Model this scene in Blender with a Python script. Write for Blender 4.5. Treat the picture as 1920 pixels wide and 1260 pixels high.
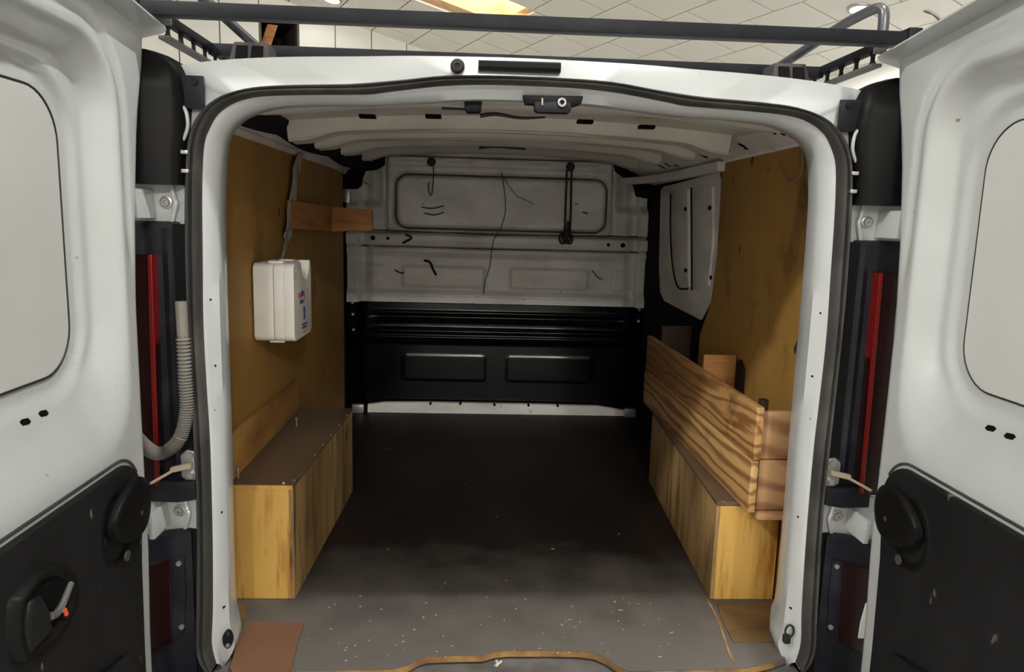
import bpy, bmesh, math, random
from mathutils import Vector, Matrix
from math import sin, cos, pi, radians, hypot, sqrt
random.seed(7)
for o in list(bpy.data.objects): bpy.data.objects.remove(o)
scene = bpy.context.scene
COL = scene.collection

# ------------------------------------------------------------------ camera
FPX = 1385.0
CAM = Vector((-0.108, -1.70, 1.10))
_y, _p, _r = radians(2.9), radians(8.95), radians(1.6)
FW = Vector((sin(_y) * cos(_p), cos(_y) * cos(_p), -sin(_p)))
_rt = Vector((cos(_y), -sin(_y), 0)); _up = _rt.cross(FW)
RT = _rt * cos(_r) + _up * sin(_r); UP = -_rt * sin(_r) + _up * cos(_r)
cd = bpy.data.cameras.new('camera'); cam = bpy.data.objects.new('camera', cd); COL.objects.link(cam)
cd.sensor_width = 36; cd.sensor_fit = 'HORIZONTAL'; cd.lens = 36 * FPX / 1920
cd.clip_start = 0.02; cd.clip_end = 100
m = Matrix((RT, UP, -FW)).transposed().to_4x4(); m.translation = CAM
cam.matrix_world = m
scene.camera = cam

# ------------------------------------------------------------------ world, exposure
w = bpy.data.worlds.new('world'); scene.world = w; w.use_nodes = True
w.node_tree.nodes['Background'].inputs[0].default_value = (0.9, 0.95, 1, 1)
w.node_tree.nodes['Background'].inputs[1].default_value = 0.05
scene.view_settings.view_transform = 'Standard'
scene.view_settings.look = 'None'
scene.view_settings.gamma = 1
scene.view_settings.use_curve_mapping = False
scene.view_settings.exposure = -0.56
LAMP_RIGHT, LAMP_LEFT, LAMP_WALL, LAMP_FAR, LAMP_EDGE, SKY_PANEL = 430, 600, 560, 190, 5, 10.0   # lamp strengths


def ray(px, py): return FW + RT * ((px - 960) / FPX) - UP * ((py - 630) / FPX)
def U(px, py, X=None, Y=None, Z=None):
    """surveyed point: where the sight line through a pixel meets a known plane"""
    d = ray(px, py)
    for i, v in enumerate((X, Y, Z)):
        if v is not None: return CAM + d * ((v - CAM[i]) / d[i])
def UPL(px, py, P, n):
    d = ray(px, py); return CAM + d * ((P - CAM).dot(n) / d.dot(n))


# ------------------------------------------------------------------ materials
def mat(name, col, rough=.5, metal=0, col2=None, scale=8, detail=4, contrast=(.35, .65), bump=0, bump_scale=None,
        coat=0, specks=None, speck_scale=60, speck_th=.7, stretch=(1, 1, 1), spec=.5, emit=0, wave=None, trans=0, grain=None, loc=(0, 0, 0), lit_dust=None):
    mt = bpy.data.materials.new(name); mt.use_nodes = True
    nt = mt.node_tree; b = nt.nodes['Principled BSDF']; L = nt.links.new
    b.inputs['Base Color'].default_value = (*col, 1); b.inputs['Roughness'].default_value = rough
    b.inputs['Metallic'].default_value = metal; b.inputs['Specular IOR Level'].default_value = spec
    b.inputs['Coat Weight'].default_value = coat; b.inputs['Coat Roughness'].default_value = .08
    if trans: b.inputs['Transmission Weight'].default_value = trans
    if emit:
        b.inputs['Emission Color'].default_value = (*col, 1); b.inputs['Emission Strength'].default_value = emit
    tc = nt.nodes.new('ShaderNodeTexCoord'); mp = nt.nodes.new('ShaderNodeMapping')
    mp.inputs['Scale'].default_value = stretch; mp.inputs['Location'].default_value = loc
    L(tc.outputs['Object'], mp.inputs[0])
    out = None
    def mix(a, bcol, fac):
        mx = nt.nodes.new('ShaderNodeMix'); mx.data_type = 'RGBA'
        if a is None: mx.inputs[6].default_value = (*col, 1)
        else: L(a, mx.inputs[6])
        mx.inputs[7].default_value = (*bcol, 1); L(fac, mx.inputs[0]); return mx.outputs[2]
    def ramp(src, lo, hi):
        r = nt.nodes.new('ShaderNodeMapRange'); r.inputs[1].default_value = lo; r.inputs[2].default_value = hi
        L(src, r.inputs[0]); return r.outputs[0]
    if col2:
        n = nt.nodes.new('ShaderNodeTexNoise'); n.inputs['Scale'].default_value = scale; n.inputs['Detail'].default_value = detail
        L(mp.outputs[0], n.inputs[0]); out = mix(out, col2, ramp(n.outputs[0], *contrast))
    if wave:
        axis, ws, dist, wcol, lo, hi = wave
        wv = nt.nodes.new('ShaderNodeTexWave')
        if axis[0] == 'R': wv.wave_type = 'RINGS'; wv.rings_direction = axis[1]
        else: wv.bands_direction = axis
        wv.wave_profile = 'SIN'; wv.inputs['Scale'].default_value = ws
        wv.inputs['Distortion'].default_value = dist; wv.inputs['Detail'].default_value = 3; wv.inputs['Detail Scale'].default_value = 1.6
        L(mp.outputs[0], wv.inputs[0]); out = mix(out, wcol, ramp(wv.outputs[1], lo, hi))
    if grain:
        st, gs, gcol, lo, hi = grain
        m2 = nt.nodes.new('ShaderNodeMapping'); m2.inputs['Scale'].default_value = st; m2.inputs['Location'].default_value = loc
        L(tc.outputs['Object'], m2.inputs[0])
        ng = nt.nodes.new('ShaderNodeTexNoise'); ng.inputs['Scale'].default_value = gs; ng.inputs['Detail'].default_value = 5; ng.inputs['Roughness'].default_value = .65
        L(m2.outputs[0], ng.inputs[0]); out = mix(out, gcol, ramp(ng.outputs[0], lo, hi))
    if lit_dust:                                        # paler tone near the doors: some dust, plus the lamp-lit strip painted in
        dcol, y0, y1 = lit_dust
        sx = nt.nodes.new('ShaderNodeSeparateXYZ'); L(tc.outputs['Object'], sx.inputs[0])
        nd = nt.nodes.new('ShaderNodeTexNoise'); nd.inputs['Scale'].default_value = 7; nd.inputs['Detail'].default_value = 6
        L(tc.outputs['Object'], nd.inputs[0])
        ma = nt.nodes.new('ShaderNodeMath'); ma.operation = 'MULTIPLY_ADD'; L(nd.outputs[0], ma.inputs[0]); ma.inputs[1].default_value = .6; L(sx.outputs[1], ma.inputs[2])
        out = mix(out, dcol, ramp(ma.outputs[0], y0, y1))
    if specks:
        n2 = nt.nodes.new('ShaderNodeTexNoise'); n2.inputs['Scale'].default_value = speck_scale; n2.inputs['Detail'].default_value = 2
        L(mp.outputs[0], n2.inputs[0]); out = mix(out, specks, ramp(n2.outputs[0], speck_th, speck_th + .05))
    if out is not None: L(out, b.inputs['Base Color'])
    if bump:
        n3 = nt.nodes.new('ShaderNodeTexNoise'); n3.inputs['Scale'].default_value = bump_scale or scale * 4; n3.inputs['Detail'].default_value = 3
        L(mp.outputs[0], n3.inputs[0])
        bp = nt.nodes.new('ShaderNodeBump'); bp.inputs['Strength'].default_value = bump; bp.inputs['Distance'].default_value = .003
        L(n3.outputs[0], bp.inputs['Height']); L(bp.outputs[0], b.inputs['Normal'])
    return mt

M = {}
M['paint'] = mat('white_paint', (.50, .522, .52), .22, coat=.4, col2=(.455, .468, .46), scale=3, specks=(.2, .18, .16), speck_scale=38, speck_th=.775)
M['inpaint'] = mat('dusty_white_paint', (.90, .87, .84), .35, col2=(.66, .63, .60), scale=4, contrast=(.42, .75), specks=(.1, .09, .09), speck_scale=26, speck_th=.73, stretch=(1, 1, 1.8))
M['roofpaint'] = mat('roof_inner_paint', (.68, .65, .58), .42, col2=(.56, .53, .47), scale=3)
M['panel'] = mat('glued_window_panel', (.57, .565, .55), .45, col2=(.53, .525, .51), scale=2.5, specks=(.2, .2, .2), speck_scale=26, speck_th=.79)
M['blackplastic'] = mat('black_plastic', (.009, .009, .0095), .5, col2=(.014, .014, .015), scale=5, specks=(.13, .12, .11), speck_scale=20, speck_th=.70, stretch=(1, 1.5, .6), bump=.15, bump_scale=260, spec=.2)
M['coverplastic'] = mat('smooth_black_plastic', (.004, .004, .0044), .42, col2=(.008, .0075, .007), scale=4, spec=.12)
M['trimplastic'] = mat('dusty_black_plastic', (.009, .009, .013), .45, col2=(.026, .026, .032), scale=9, contrast=(.5, .8), spec=.2)
M['rubber'] = mat('seal_rubber', (.035, .033, .032), .55, col2=(.075, .07, .066), scale=6, contrast=(.45, .7))
M['blacksteel'] = mat('glossy_black_panel', (.002, .002, .0025), .2, specks=(.03, .03, .03), speck_scale=40, speck_th=.78, spec=.35)
M['black'] = mat('black_felt', (.006, .006, .007), .9, spec=.2)
M['hole'] = mat('dark_hole', (.004, .004, .004), .95, spec=.1)
M['redlens'] = mat('red_lens', (.13, .005, .004), .2, coat=.3)
M['darkred'] = mat('dark_red_lens', (.014, .002, .002), .15, coat=.4)
M['clearlens'] = mat('clear_lens', (.7, .7, .66), .15, coat=.5)
M['steel'] = mat('galvanised_steel', (.45, .44, .41), .35, metal=.7)
M['zinc'] = mat('screw_steel', (.62, .61, .58), .3, metal=.8)
M['hose'] = mat('grey_hose', (.20, .185, .165), .55)
M['rack'] = mat('rack_black_steel', (.008, .0085, .011), .5, col2=(.015, .015, .018), scale=12, contrast=(.45, .7), spec=.15)
M['rackgrey'] = mat('rack_grey_paint', (.11, .108, .105), .5, spec=.3)
M['footgrey'] = mat('grey_foot_plastic', (.045, .041, .04), .75, bump=.3, bump_scale=200, spec=.2)
M['tube'] = mat('worn_dark_tube', (.10, .10, .115), .3, metal=.5)
M['lining'] = mat('brown_board', (.41, .225, .055), .62, col2=(.27, .14, .034), scale=2.2, detail=6, contrast=(.38, .72), specks=(.07, .04, .015), speck_scale=16, speck_th=.715, stretch=(1, 1, .6), spec=.3, grain=((1, 1, .7), 4.5, (.09, .05, .015), .58, .78))
M['ply'] = mat('yellow_plywood', (.66, .40, .105), .5, col2=(.55, .30, .07), scale=3, stretch=(1, 1, .25), contrast=(.4, .65), grain=((4, 4, .45), 5, (.34, .135, .02), .49, .66), specks=(.16, .08, .02), speck_scale=16, speck_th=.73, spec=.3)
M['plyside'] = mat('worn_plywood', (.50, .32, .125), .6, col2=(.28, .165, .06), scale=4, stretch=(1, 1, .3), contrast=(.36, .62), grain=((3, 3, .35), 7, (.10, .055, .022), .47, .70), specks=(.05, .03, .02), speck_scale=14, speck_th=.70)
M['plytop'] = mat('stained_plywood_top', (.15, .095, .055), .6, col2=(.06, .04, .026), scale=4, stretch=(1, .35, 1), contrast=(.38, .66))
M['plank'] = mat('pine_plank', (.60, .345, .13), .55, col2=(.40, .20, .065), scale=5, stretch=(1, .13, 1), loc=(0, -.1, -.40), wave=('RX', 9, 9, (.26, .115, .035), .42, .95), contrast=(.4, .7), grain=((1, .8, 1), 7, (.07, .04, .02), .58, .8), bump=.15)
M['plank2'] = mat('weathered_pine_plank', (.62, .38, .15), .55, col2=(.42, .22, .075), scale=5, stretch=(1, .13, 1), loc=(0, -.04, -.62), wave=('RX', 8, 8, (.28, .125, .04), .42, .95), contrast=(.4, .7), grain=((1, .8, 1), 5, (.08, .045, .02), .6, .8), bump=.15)
M['plankend'] = mat('pine_plank_end', (.60, .37, .18), .6, col2=(.46, .24, .11), scale=4, stretch=(.25, 1, 1), loc=(-.2, 0, -.36), wave=('RY', 5, 4.0, (.30, .14, .065), .5, 1.0), contrast=(.4, .7))
M['orangewood'] = mat('orange_pine', (.55, .25, .07), .55, col2=(.40, .16, .04), scale=5, stretch=(1, 1, 3), grain=((1, 1, 9), 4, (.24, .085, .02), .5, .75))
M['darkwood'] = mat('dark_brown_wood', (.03, .014, .007), .6, col2=(.018, .009, .005), scale=5, spec=.2)
M['batten'] = mat('batten_wood', (.55, .30, .085), .6, col2=(.32, .145, .04), scale=4, stretch=(1, .5, 1.5), contrast=(.45, .68), grain=((2, 1, 6), 4, (.30, .13, .035), .55, .8))
M['floor'] = mat('dirty_dark_floor', (.014, .0095, .0075), .55, col2=(.026, .019, .015), scale=3.2, detail=8, contrast=(.42, .7), specks=(.12, .09, .06), speck_scale=55, speck_th=.775, stretch=(1, .55, 1), spec=.2, lit_dust=((.14, .127, .115), 1.0, .40))  # front end painted paler, dust together with lamplight from the doorway
M['subfloor'] = mat('brown_subfloor', (.19, .11, .042), .55, col2=(.09, .055, .028), scale=5, stretch=(.5, 2, 1), grain=((.6, 6, 1), 5, (.07, .04, .02), .5, .75))
M['edgewood'] = mat('raw_wood_edge', (.42, .24, .08), .7, col2=(.2, .1, .04), scale=20)
M['card'] = mat('brown_cardboard', (.22, .105, .055), .8, col2=(.17, .08, .042), scale=6, wave=('X', 44, .4, (.15, .07, .036), .3, .9))
M['sill'] = mat('grey_sill', (.16, .15, .145), .7, col2=(.09, .085, .08), scale=14, specks=(.5, .45, .4), speck_scale=70, speck_th=.74, bump=.3)
M['case'] = mat('white_case_plastic', (.90, .87, .82), .5, col2=(.82, .78, .7), scale=5)
M['tape'] = mat('grey_strap', (.48, .46, .42), .7, col2=(.22, .2, .17), scale=16, contrast=(.5, .7))
M['wire'] = mat('pale_wire', (.30, .24, .17), .5)
M['cord'] = mat('black_cord', (.014, .012, .012), .6)
M['blueprint'] = mat('blue_print', (.06, .10, .30), .6)
M['orangeprint'] = mat('orange_print', (.75, .22, .06), .6)
M['yellowmark'] = mat('yellow_stain', (.62, .56, .2), .6)
M['red'] = mat('red_plastic', (.75, .10, .03), .4)
M['ceil'] = mat('ceiling_panel_cream', (.91, .89, .82), .55, col2=(.88, .86, .79), scale=2)
M['joint'] = mat('panel_joint_grey', (.13, .115, .095), .8)
M['wall'] = mat('garage_wall', (.86, .85, .81), .7, col2=(.83, .82, .78), scale=1.5)
M['concrete'] = mat('pale_concrete', (.5, .49, .475), .7, col2=(.44, .43, .42), scale=4)
M['warmwall'] = mat('warm_shaft_wood', (.80, .50, .20), .6)
M['emit'] = mat('lamp_glass', (1, .96, .88), .4, emit=30)
M['emitp'] = mat('skylight_lamp_glass', (1, .96, .88), .4, emit=SKY_PANEL)
M['seamshade'] = mat('brown_seam_shade', (.12, .095, .08), .7, col2=(.07, .055, .045), scale=14)  # dark seam tone that also paints shade into the pressed grooves
M['chip'] = mat('wood_chips', (.62, .48, .3), .8)
M['paper'] = mat('dry_white_shred', (.7, .64, .56), .8)
M['leaf'] = mat('dry_leaf', (.35, .25, .14), .8)


# ------------------------------------------------------------------ mesh builder
class MB:
    def __init__(s): s.v, s.f = [], []
    def add(s, vs, fs):
        k = len(s.v); s.v += [Vector(p) for p in vs]; s.f += [tuple(i + k for i in f) for f in fs]; return s
    def box(s, x0, x1, y0, y1, z0, z1):
        return s.hexa([(x0, y0, z0), (x1, y0, z0), (x1, y1, z0), (x0, y1, z0), (x0, y0, z1), (x1, y0, z1), (x1, y1, z1), (x0, y1, z1)])
    def hexa(s, p): return s.add(p, [(0, 3, 2, 1), (4, 5, 6, 7), (0, 1, 5, 4), (1, 2, 6, 5), (2, 3, 7, 6), (3, 0, 4, 7)])
    def prism(s, poly, off):
        n = len(poly); off = Vector(off); a = [Vector(p) for p in poly]
        return s.add(a + [p + off for p in a], [tuple(range(n))[::-1], tuple(range(n, 2 * n))] + [(i, (i + 1) % n, n + (i + 1) % n, n + i) for i in range(n)])
    def loft(s, loops, closed=False, caps=False):
        n = len(loops[0]); k = []
        vs = [p for l in loops for p in l]
        fs = []
        for j in range(len(loops) - 1):
            for i in range(n if closed else n - 1):
                a, b = j * n + i, j * n + (i + 1) % n
                fs.append((a, b, b + n, a + n))
        if caps:
            fs.append(tuple(range(n))[::-1]); fs.append(tuple(range((len(loops) - 1) * n, len(loops) * n)))
        return s.add(vs, fs)
    def tube(s, path, r, n=10, closed=False, caps=True):
        path = [Vector(p) for p in path]; loops = []; N = len(path); prev = None
        for i, p in enumerate(path):
            if closed: t = (path[(i + 1) % N] - path[i - 1])
            else: t = path[min(i + 1, N - 1)] - path[max(i - 1, 0)]
            t.normalize()
            if prev is None:
                a = Vector((0, 0, 1)) if abs(t.z) < .9 else Vector((1, 0, 0)); prev = t.cross(a).normalized()
            prev = (prev - t * prev.dot(t)).normalized(); b = t.cross(prev)
            rr_ = r(i / max(N - 1, 1)) if callable(r) else r
            loops.append([p + (prev * cos(2 * pi * k / n) + b * sin(2 * pi * k / n)) * rr_ for k in range(n)])
        if closed: loops.append(loops[0])
        return s.loft(loops, True, caps and not closed)
    def cyl(s, p0, p1, r, n=16, r1=None):
        return s.tube([p0, p1], (lambda t: r + ((r1 if r1 is not None else r) - r) * t), n)
    def grid(s, fn, nu, nv):
        vs = [fn(i / nu, j / nv) for j in range(nv + 1) for i in range(nu + 1)]
        fs = [(j * (nu + 1) + i, j * (nu + 1) + i + 1, (j + 1) * (nu + 1) + i + 1, (j + 1) * (nu + 1) + i) for j in range(nv) for i in range(nu)]
        return s.add(vs, fs)
    def pillow(s, poly, depth, bulge, rings=5, rim=.35):
        """outline (3D points) extruded along depth vector, domed by bulge along the same vector"""
        a = [Vector(p) for p in poly]; c = sum(a, Vector()) / len(a); d = Vector(depth); dn = d.normalized()
        loops = [a, [p + d for p in a]]
        for k in range(1, rings + 1):
            t = k / rings; sc = 1 - (t ** 1.5) * .985
            h = bulge * sqrt(max(0, 1 - (1 - t) ** 2))
            loops.append([c + (p - c) * sc + d + dn * h for p in a])
        return s.loft(loops, True, True)


def root(o):
    while o.parent: o = o.parent
    return o
def obj(name, mb, material, parent=None, bevel=0, seg=2, smooth=35, base=None):
    off = Vector(base) if base is not None else (root(parent).location.copy() if parent else Vector())
    me = bpy.data.meshes.new(name); me.from_pydata([tuple(p - off) for p in mb.v], [], mb.f)
    bm = bmesh.new(); bm.from_mesh(me)
    bmesh.ops.remove_doubles(bm, verts=bm.verts, dist=1e-5)
    bmesh.ops.recalc_face_normals(bm, faces=bm.faces)
    if bevel:
        es = [e for e in bm.edges if len(e.link_faces) == 2 and e.calc_face_angle(0) > radians(40)]
        bmesh.ops.bevel(bm, geom=es, offset=bevel, segments=seg, affect='EDGES', profile=.6, clamp_overlap=True)
    bm.to_mesh(me); bm.free()
    if smooth:
        me.shade_smooth(); me.set_sharp_from_angle(angle=radians(smooth))
    o = bpy.data.objects.new(name, me); COL.objects.link(o)
    me.materials.append(M[material] if isinstance(material, str) else material)
    if parent: o.parent = parent
    if base is not None: o.location = off
    return o
def tag(o, label, cat, group=None):
    o['label'] = label; o['category'] = cat
    if group: o['group'] = group
    return o
def thing(name, label, cat, loc=(0, 0, 0), group=None):
    o = bpy.data.objects.new(name, None); COL.objects.link(o); o.location = loc; o.empty_display_size = .1
    return tag(o, label, cat, group)
def struct(name, mb, material, **k):
    o = obj(name, mb, material, **k); o['kind'] = 'structure'; return o
def lab(o, text): o['label'] = text; return o
def mir(pts, s): return [(p[0] * s, p[1], p[2]) for p in pts]
def smooth_path(pts, k=6):
    pts = [Vector(p) for p in pts]; out = []
    for i in range(len(pts) - 1):
        p0, p1, p2, p3 = pts[max(i - 1, 0)], pts[i], pts[i + 1], pts[min(i + 2, len(pts) - 1)]
        for j in range(k):
            t = j / k
            out.append(.5 * ((2 * p1) + (p2 - p0) * t + (2 * p0 - 5 * p1 + 4 * p2 - p3) * t * t + (3 * p1 - p0 - 3 * p2 + p3) * t ** 3))
    return out + [pts[-1]]
def ss(a, b, t):
    t = min(1, max(0, (t - a) / (b - a))); return t * t * (3 - 2 * t)
def rr(x, z, x0, x1, z0, z1, r):
    cx, cz = (x0 + x1) / 2, (z0 + z1) / 2
    qx, qz = abs(x - cx) - (x1 - x0) / 2 + r, abs(z - cz) - (z1 - z0) / 2 + r
    return hypot(max(qx, 0), max(qz, 0)) + min(max(qx, qz), 0) - r
def rrpts(x0, x1, z0, z1, r, n=8):
    out = []
    for cx, cz, a in ((x1 - r, z1 - r, 0), (x0 + r, z1 - r, 90), (x0 + r, z0 + r, 180), (x1 - r, z0 + r, 270)):
        for k in range(n + 1):
            t = radians(a + 90 * k / n); out.append((cx + r * cos(t), cz + r * sin(t)))
    return out

# ================================================================== GARAGE (the setting)
SC = 1.45
CP = CAM + (Vector((.6, 4.0, 2.45)) - CAM) * SC                 # a point of the sloping ceiling
CN = Vector((.1377, .1180, .9834)).normalized()
CU = Vector((-.45089, .89150, -.04386)).normalized(); CV = CN.cross(CU).normalized()
def ceil(u, v, d=0): return CP + CU * u + CV * v - CN * d       # d = drop below the ceiling face
def ceil_xy(x, y):
    z = CP.z - (CN.x * (x - CP.x) + CN.y * (y - CP.y)) / CN.z
    q = Vector((x, y, z)) - CP; return q.dot(CU), q.dot(CV)
GZ = -.55
U0, U1, V0, V1 = -13.0, 1.936, -2.32, 7.75
SKU0, SKU1, SKV0, SKV1 = -.186, .60, .655, 1.95                 # ceiling light well
mb = MB()
for (a, b, c, d) in ((U0, SKU0, V0, V1), (SKU1, U1 + .1, V0, V1), (SKU0, SKU1, V0, SKV0), (SKU0, SKU1, SKV1, V1)):
    mb.prism([ceil(a, c, -.002), ceil(b, c, -.002), ceil(b, d, -.002), ceil(a, d, -.002)], CN * .08)
ceiling = struct('ceiling', mb, 'joint', smooth=0)
SW, SL, GAP = .487, .602, .014
pm = {}
def ceil_panel(u0, u1, v0, v1):
    key = (round(u1 - u0, 3), round(v1 - v0, 3))
    if key not in pm:
        b = MB(); du, dv = u1 - u0, v1 - v0
        b.prism([CU * 0 + CV * 0, CU * du, CU * du + CV * dv, CV * dv], CN * -.012)
        o = obj('panel', b, 'ceil', ceiling, smooth=0); pm[key] = o.data
    else:
        o = bpy.data.objects.new('panel', pm[key]); COL.objects.link(o); o.parent = ceiling
    o.location = ceil(u0, v0)
nv = 0
k0 = -6
for k in range(-6, 14):
    va, vb = .196 - SW * (k + 1), .196 - SW * k
    k2 = k
    v0, v1 = max(va, V0), min(vb, V1)
    if v1 - v0 < .03 : continue
    ph = (.13 if k % 2 == 0 else .43)
    j = -9
    while True:
        ua, ub = ph + SL * j, ph + SL * (j + 1); j += 1
        if ua >= U1: break
        u0, u1 = max(ua, -4.6), min(ub, U1)
        if u1 - u0 < .03 or u1 <= -4.6: continue
        if v0 > 4.4: continue
        rects = [(u0, u1, v0, v1)]
        if u1 > SKU0 and u0 < SKU1 and v1 > SKV0 and v0 < SKV1:      # cut round the light well
            rects = []
            if u0 < SKU0: rects.append((u0, SKU0, v0, v1))
            if u1 > SKU1: rects.append((SKU1, u1, v0, v1))
            um0, um1 = max(u0, SKU0), min(u1, SKU1)
            if v0 < SKV0: rects.append((um0, um1, v0, SKV0))
            if v1 > SKV1: rects.append((um0, um1, SKV1, v1))
        for (a, b, c, d) in rects:
            if b - a > .05 and d - c > .05: ceil_panel(a + GAP / 2, b - GAP / 2, c + GAP / 2, d - GAP / 2)
b = MB(); b.prism([ceil(U0, V0), ceil(-4.6, V0), ceil(-4.6, V1), ceil(U0, V1)], CN * -.012)
b.prism([ceil(-4.6, 4.62), ceil(U1, 4.62), ceil(U1, V1), ceil(-4.6, V1)], CN * -.012)
obj('plain_boarding', b, 'ceil', ceiling, smooth=0)
# walls
def flat(v): return Vector((v.x, v.y, 0)).normalized()
def wallmb(pa, pb, out, th=.1):
    a, b_ = Vector(pa), Vector(pb)
    return MB().prism([Vector((a.x, a.y, GZ)), Vector((b_.x, b_.y, GZ)), b_ + Vector((0, 0, .05)), a + Vector((0, 0, .05))], out * th)
WP = ceil(U1, 0); WN = flat(CU)
WV = Vector((-WN.y, WN.x, 0))
# far wall with a dark hatch in it
def wq(px, py, d=0):
    p = UPL(px, py, WP, WN); return p - WN * d
hA, hB, hC, hD = wq(490, 42), wq(557, 44), wq(556, 92), wq(489, 90)
def wv(p): return (p - WP).dot(WV)
hv0, hv1 = sorted((wv(hA), wv(hB))); hz0, hz1 = hC.z - .1, hA.z + .06
def wpt(v, z, d=0): return WP + WV * v + Vector((0, 0, z - WP.z)) - WN * d
def wtop(v):                                                   # ceiling height along the wall
    q = WP + WV * v; return CP.z - (CN.x * (q.x - CP.x) + CN.y * (q.y - CP.y)) / CN.z
vL, vR = wv(ceil(U1, V1)), wv(ceil(U1, V0))
if vL > vR: vL, vR = vR, vL
mb = MB()
for (a, c, zlo, zhi) in ((vL, hv0, GZ, None), (hv1, vR, GZ, None), (hv0, hv1, GZ, hz0), (hv0, hv1, hz1, None)):
    za, zc = (zhi or wtop(a)), (zhi or wtop(c))
    mb.prism([wpt(a, zlo, -.003), wpt(c, zlo, -.003), wpt(c, zc, -.003), wpt(a, za, -.003)], WN * .1)
wall_back = struct('wall_back', mb, 'joint', smooth=0)
# wall boards (columns)
jx = [wv(wq(x, 70)) for x in (762, 696, 628, 560, 486, 412, 335, 258)]
stepv = jx[1] - jx[0]
cols = [jx[0] - 2 * stepv, jx[0] - stepv] + jx + [jx[-1] + stepv, jx[-1] + 2 * stepv]
for i in range(len(cols) - 1):
    a, c = sorted((cols[i], cols[i + 1])); a += .006; c -= .006
    zt = min(wtop(a), wtop(c)) - .01
    hatch = not (c < hv0 + .02 or a > hv1 - .02)
    cuts = [wtop(a), wtop(c)]
    lev = [None, 1.95 + .17 * ((i * 7) % 5) / 2, 1.3 + .1 * ((i * 3) % 4), .5, GZ]
    if hatch: lev = [None, hz1 + .004, None, hz0 - .004, .9, GZ]
    for q in range(len(lev) - 1):
        if hatch and q in (1, 2): continue
        z1a, z1c = (wtop(a) - .01, wtop(c) - .01) if lev[q] is None else (lev[q] - .006, lev[q] - .006)
        z0 = lev[q + 1] + .006
        if min(z1a, z1c) - z0 < .04: continue
        obj('board', MB().prism([wpt(a, z0), wpt(c, z0), wpt(c, z1c), wpt(a, z1a)], -WN * .012), 'ceil', wall_back, smooth=0)
rest = MB()
for (a, c) in ((vL, min(cols) + .0), (max(cols), vR)):
    if c - a > .05: rest.prism([wpt(a, GZ), wpt(c, GZ), wpt(c, wtop(c)), wpt(a, wtop(a))], -WN * .012)
obj('plain_boarding', rest, 'ceil', wall_back, smooth=0)
# recess behind the hatch
mb = MB(); D = .8
P4 = [wpt(hv0, hz0), wpt(hv1, hz0), wpt(hv1, hz1), wpt(hv0, hz1)]
Q4 = [p + WN * D for p in P4]
mb.add(P4 + Q4, [(0, 1, 5, 4), (1, 2, 6, 5), (2, 3, 7, 6), (3, 0, 4, 7), (4, 5, 6, 7)])
hatch = obj('roof_space_recess', mb, mat('roof_space_wood', (.035, .018, .01), .9, col2=(.015, .01, .008), scale=6), wall_back, smooth=0)
pb0 = wq(503, 80); pb1 = wq(516, 42)
mb = MB(); e = WV * -.055
p0 = pb0 + WN * .12; p1 = pb1 + WN * .12
mb.prism([p0 - e, p0 + e, p1 + e, p1 - e], WN * .12)
obj('roof_beam', mb, 'orangewood', hatch)
struct('wall_right', wallmb(ceil(U0, V0), ceil(U1, V0), -flat(CV)), 'wall', smooth=0)
struct('wall_left', wallmb(ceil(U0, V1), ceil(U1, V1), flat(CV)), 'wall', smooth=0)
struct('wall_front', wallmb(ceil(U0, V0), ceil(U0, V1), -WN), 'wall', smooth=0)
cs = [ceil(U0, V0), ceil(U1, V0), ceil(U1, V1), ceil(U0, V1)]
struct('floor', MB().prism([(p.x, p.y, GZ) for p in cs], (0, 0, -.1)), 'concrete', smooth=0)

# light well with its lamp glass
skl = thing('ceiling_light_well', 'glowing square light well with warm wooden sides in the panelled ceiling', 'ceiling light', ceil(.2, 1.3, 0))
mb = MB(); H = .35
c4 = [(SKU0, SKV0), (SKU1, SKV0), (SKU1, SKV1), (SKU0, SKV1)]
for i in range(4):
    (a, b_), (c, d) = c4[i], c4[(i + 1) % 4]
    nrm = Vector((0, 0, 0)); mid = (ceil(a, b_) + ceil(c, d)) / 2 - ceil((SKU0 + SKU1) / 2, (SKV0 + SKV1) / 2)
    mb.prism([ceil(a, b_), ceil(c, d), ceil(c, d, -H), ceil(a, b_, -H)], mid.normalized() * .03)
obj('well_side', mb, 'warmwall', skl, smooth=0)
obj('lamp_glass', MB().prism([ceil(a, b_, -H + .02) for a, b_ in c4], CN * .02), 'emitp', skl, smooth=0)

# round ceiling downlights; each carries its own lamp
def downlight(u, v, label, watts, r=.085, col=(1, .99, .96)):
    t = thing('downlight', label, 'ceiling light', ceil(u, v, .012), 'round ceiling downlights')
    c = ceil(u, v, .012); n = 28; loops = []
    for (rad, h) in ((r + .028, 0), (r + .026, .012), (r + .004, .016), (r, .006), (r - .006, .001)):
        loops.append([c + (CU * cos(2 * pi * k / n) + CV * sin(2 * pi * k / n)) * rad - CN * h for k in range(n)])
    obj('ring', MB().loft(loops, True), 'steel', t)
    obj('lens', MB().prism([c + (CU * cos(2 * pi * k / n) + CV * sin(2 * pi * k / n)) * (r - .004) - CN * .004 for k in range(n)], -CN * .006), 'emit', t, smooth=0)
    ld = bpy.data.lights.new('lamp', 'SPOT'); ld.energy = watts; ld.color = col; ld.shadow_soft_size = .05
    ld.spot_size = radians(165); ld.spot_blend = .3
    lo = bpy.data.objects.new('lamp', ld); COL.objects.link(lo); lo.parent = t; lo.location = -CN * .05
    lo.rotation_euler = Vector((0, 0, -1)).to_track_quat('-Z', 'Y').to_euler()
    return t
def sky_uv(px, py):
    p = UPL(px, py, CP, CN) - CP; return p.dot(CU), p.dot(CV)
downlight(*sky_uv(1615, 14), 'round downlight shining in the ceiling above the right end of the roof rack', LAMP_FAR)
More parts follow.
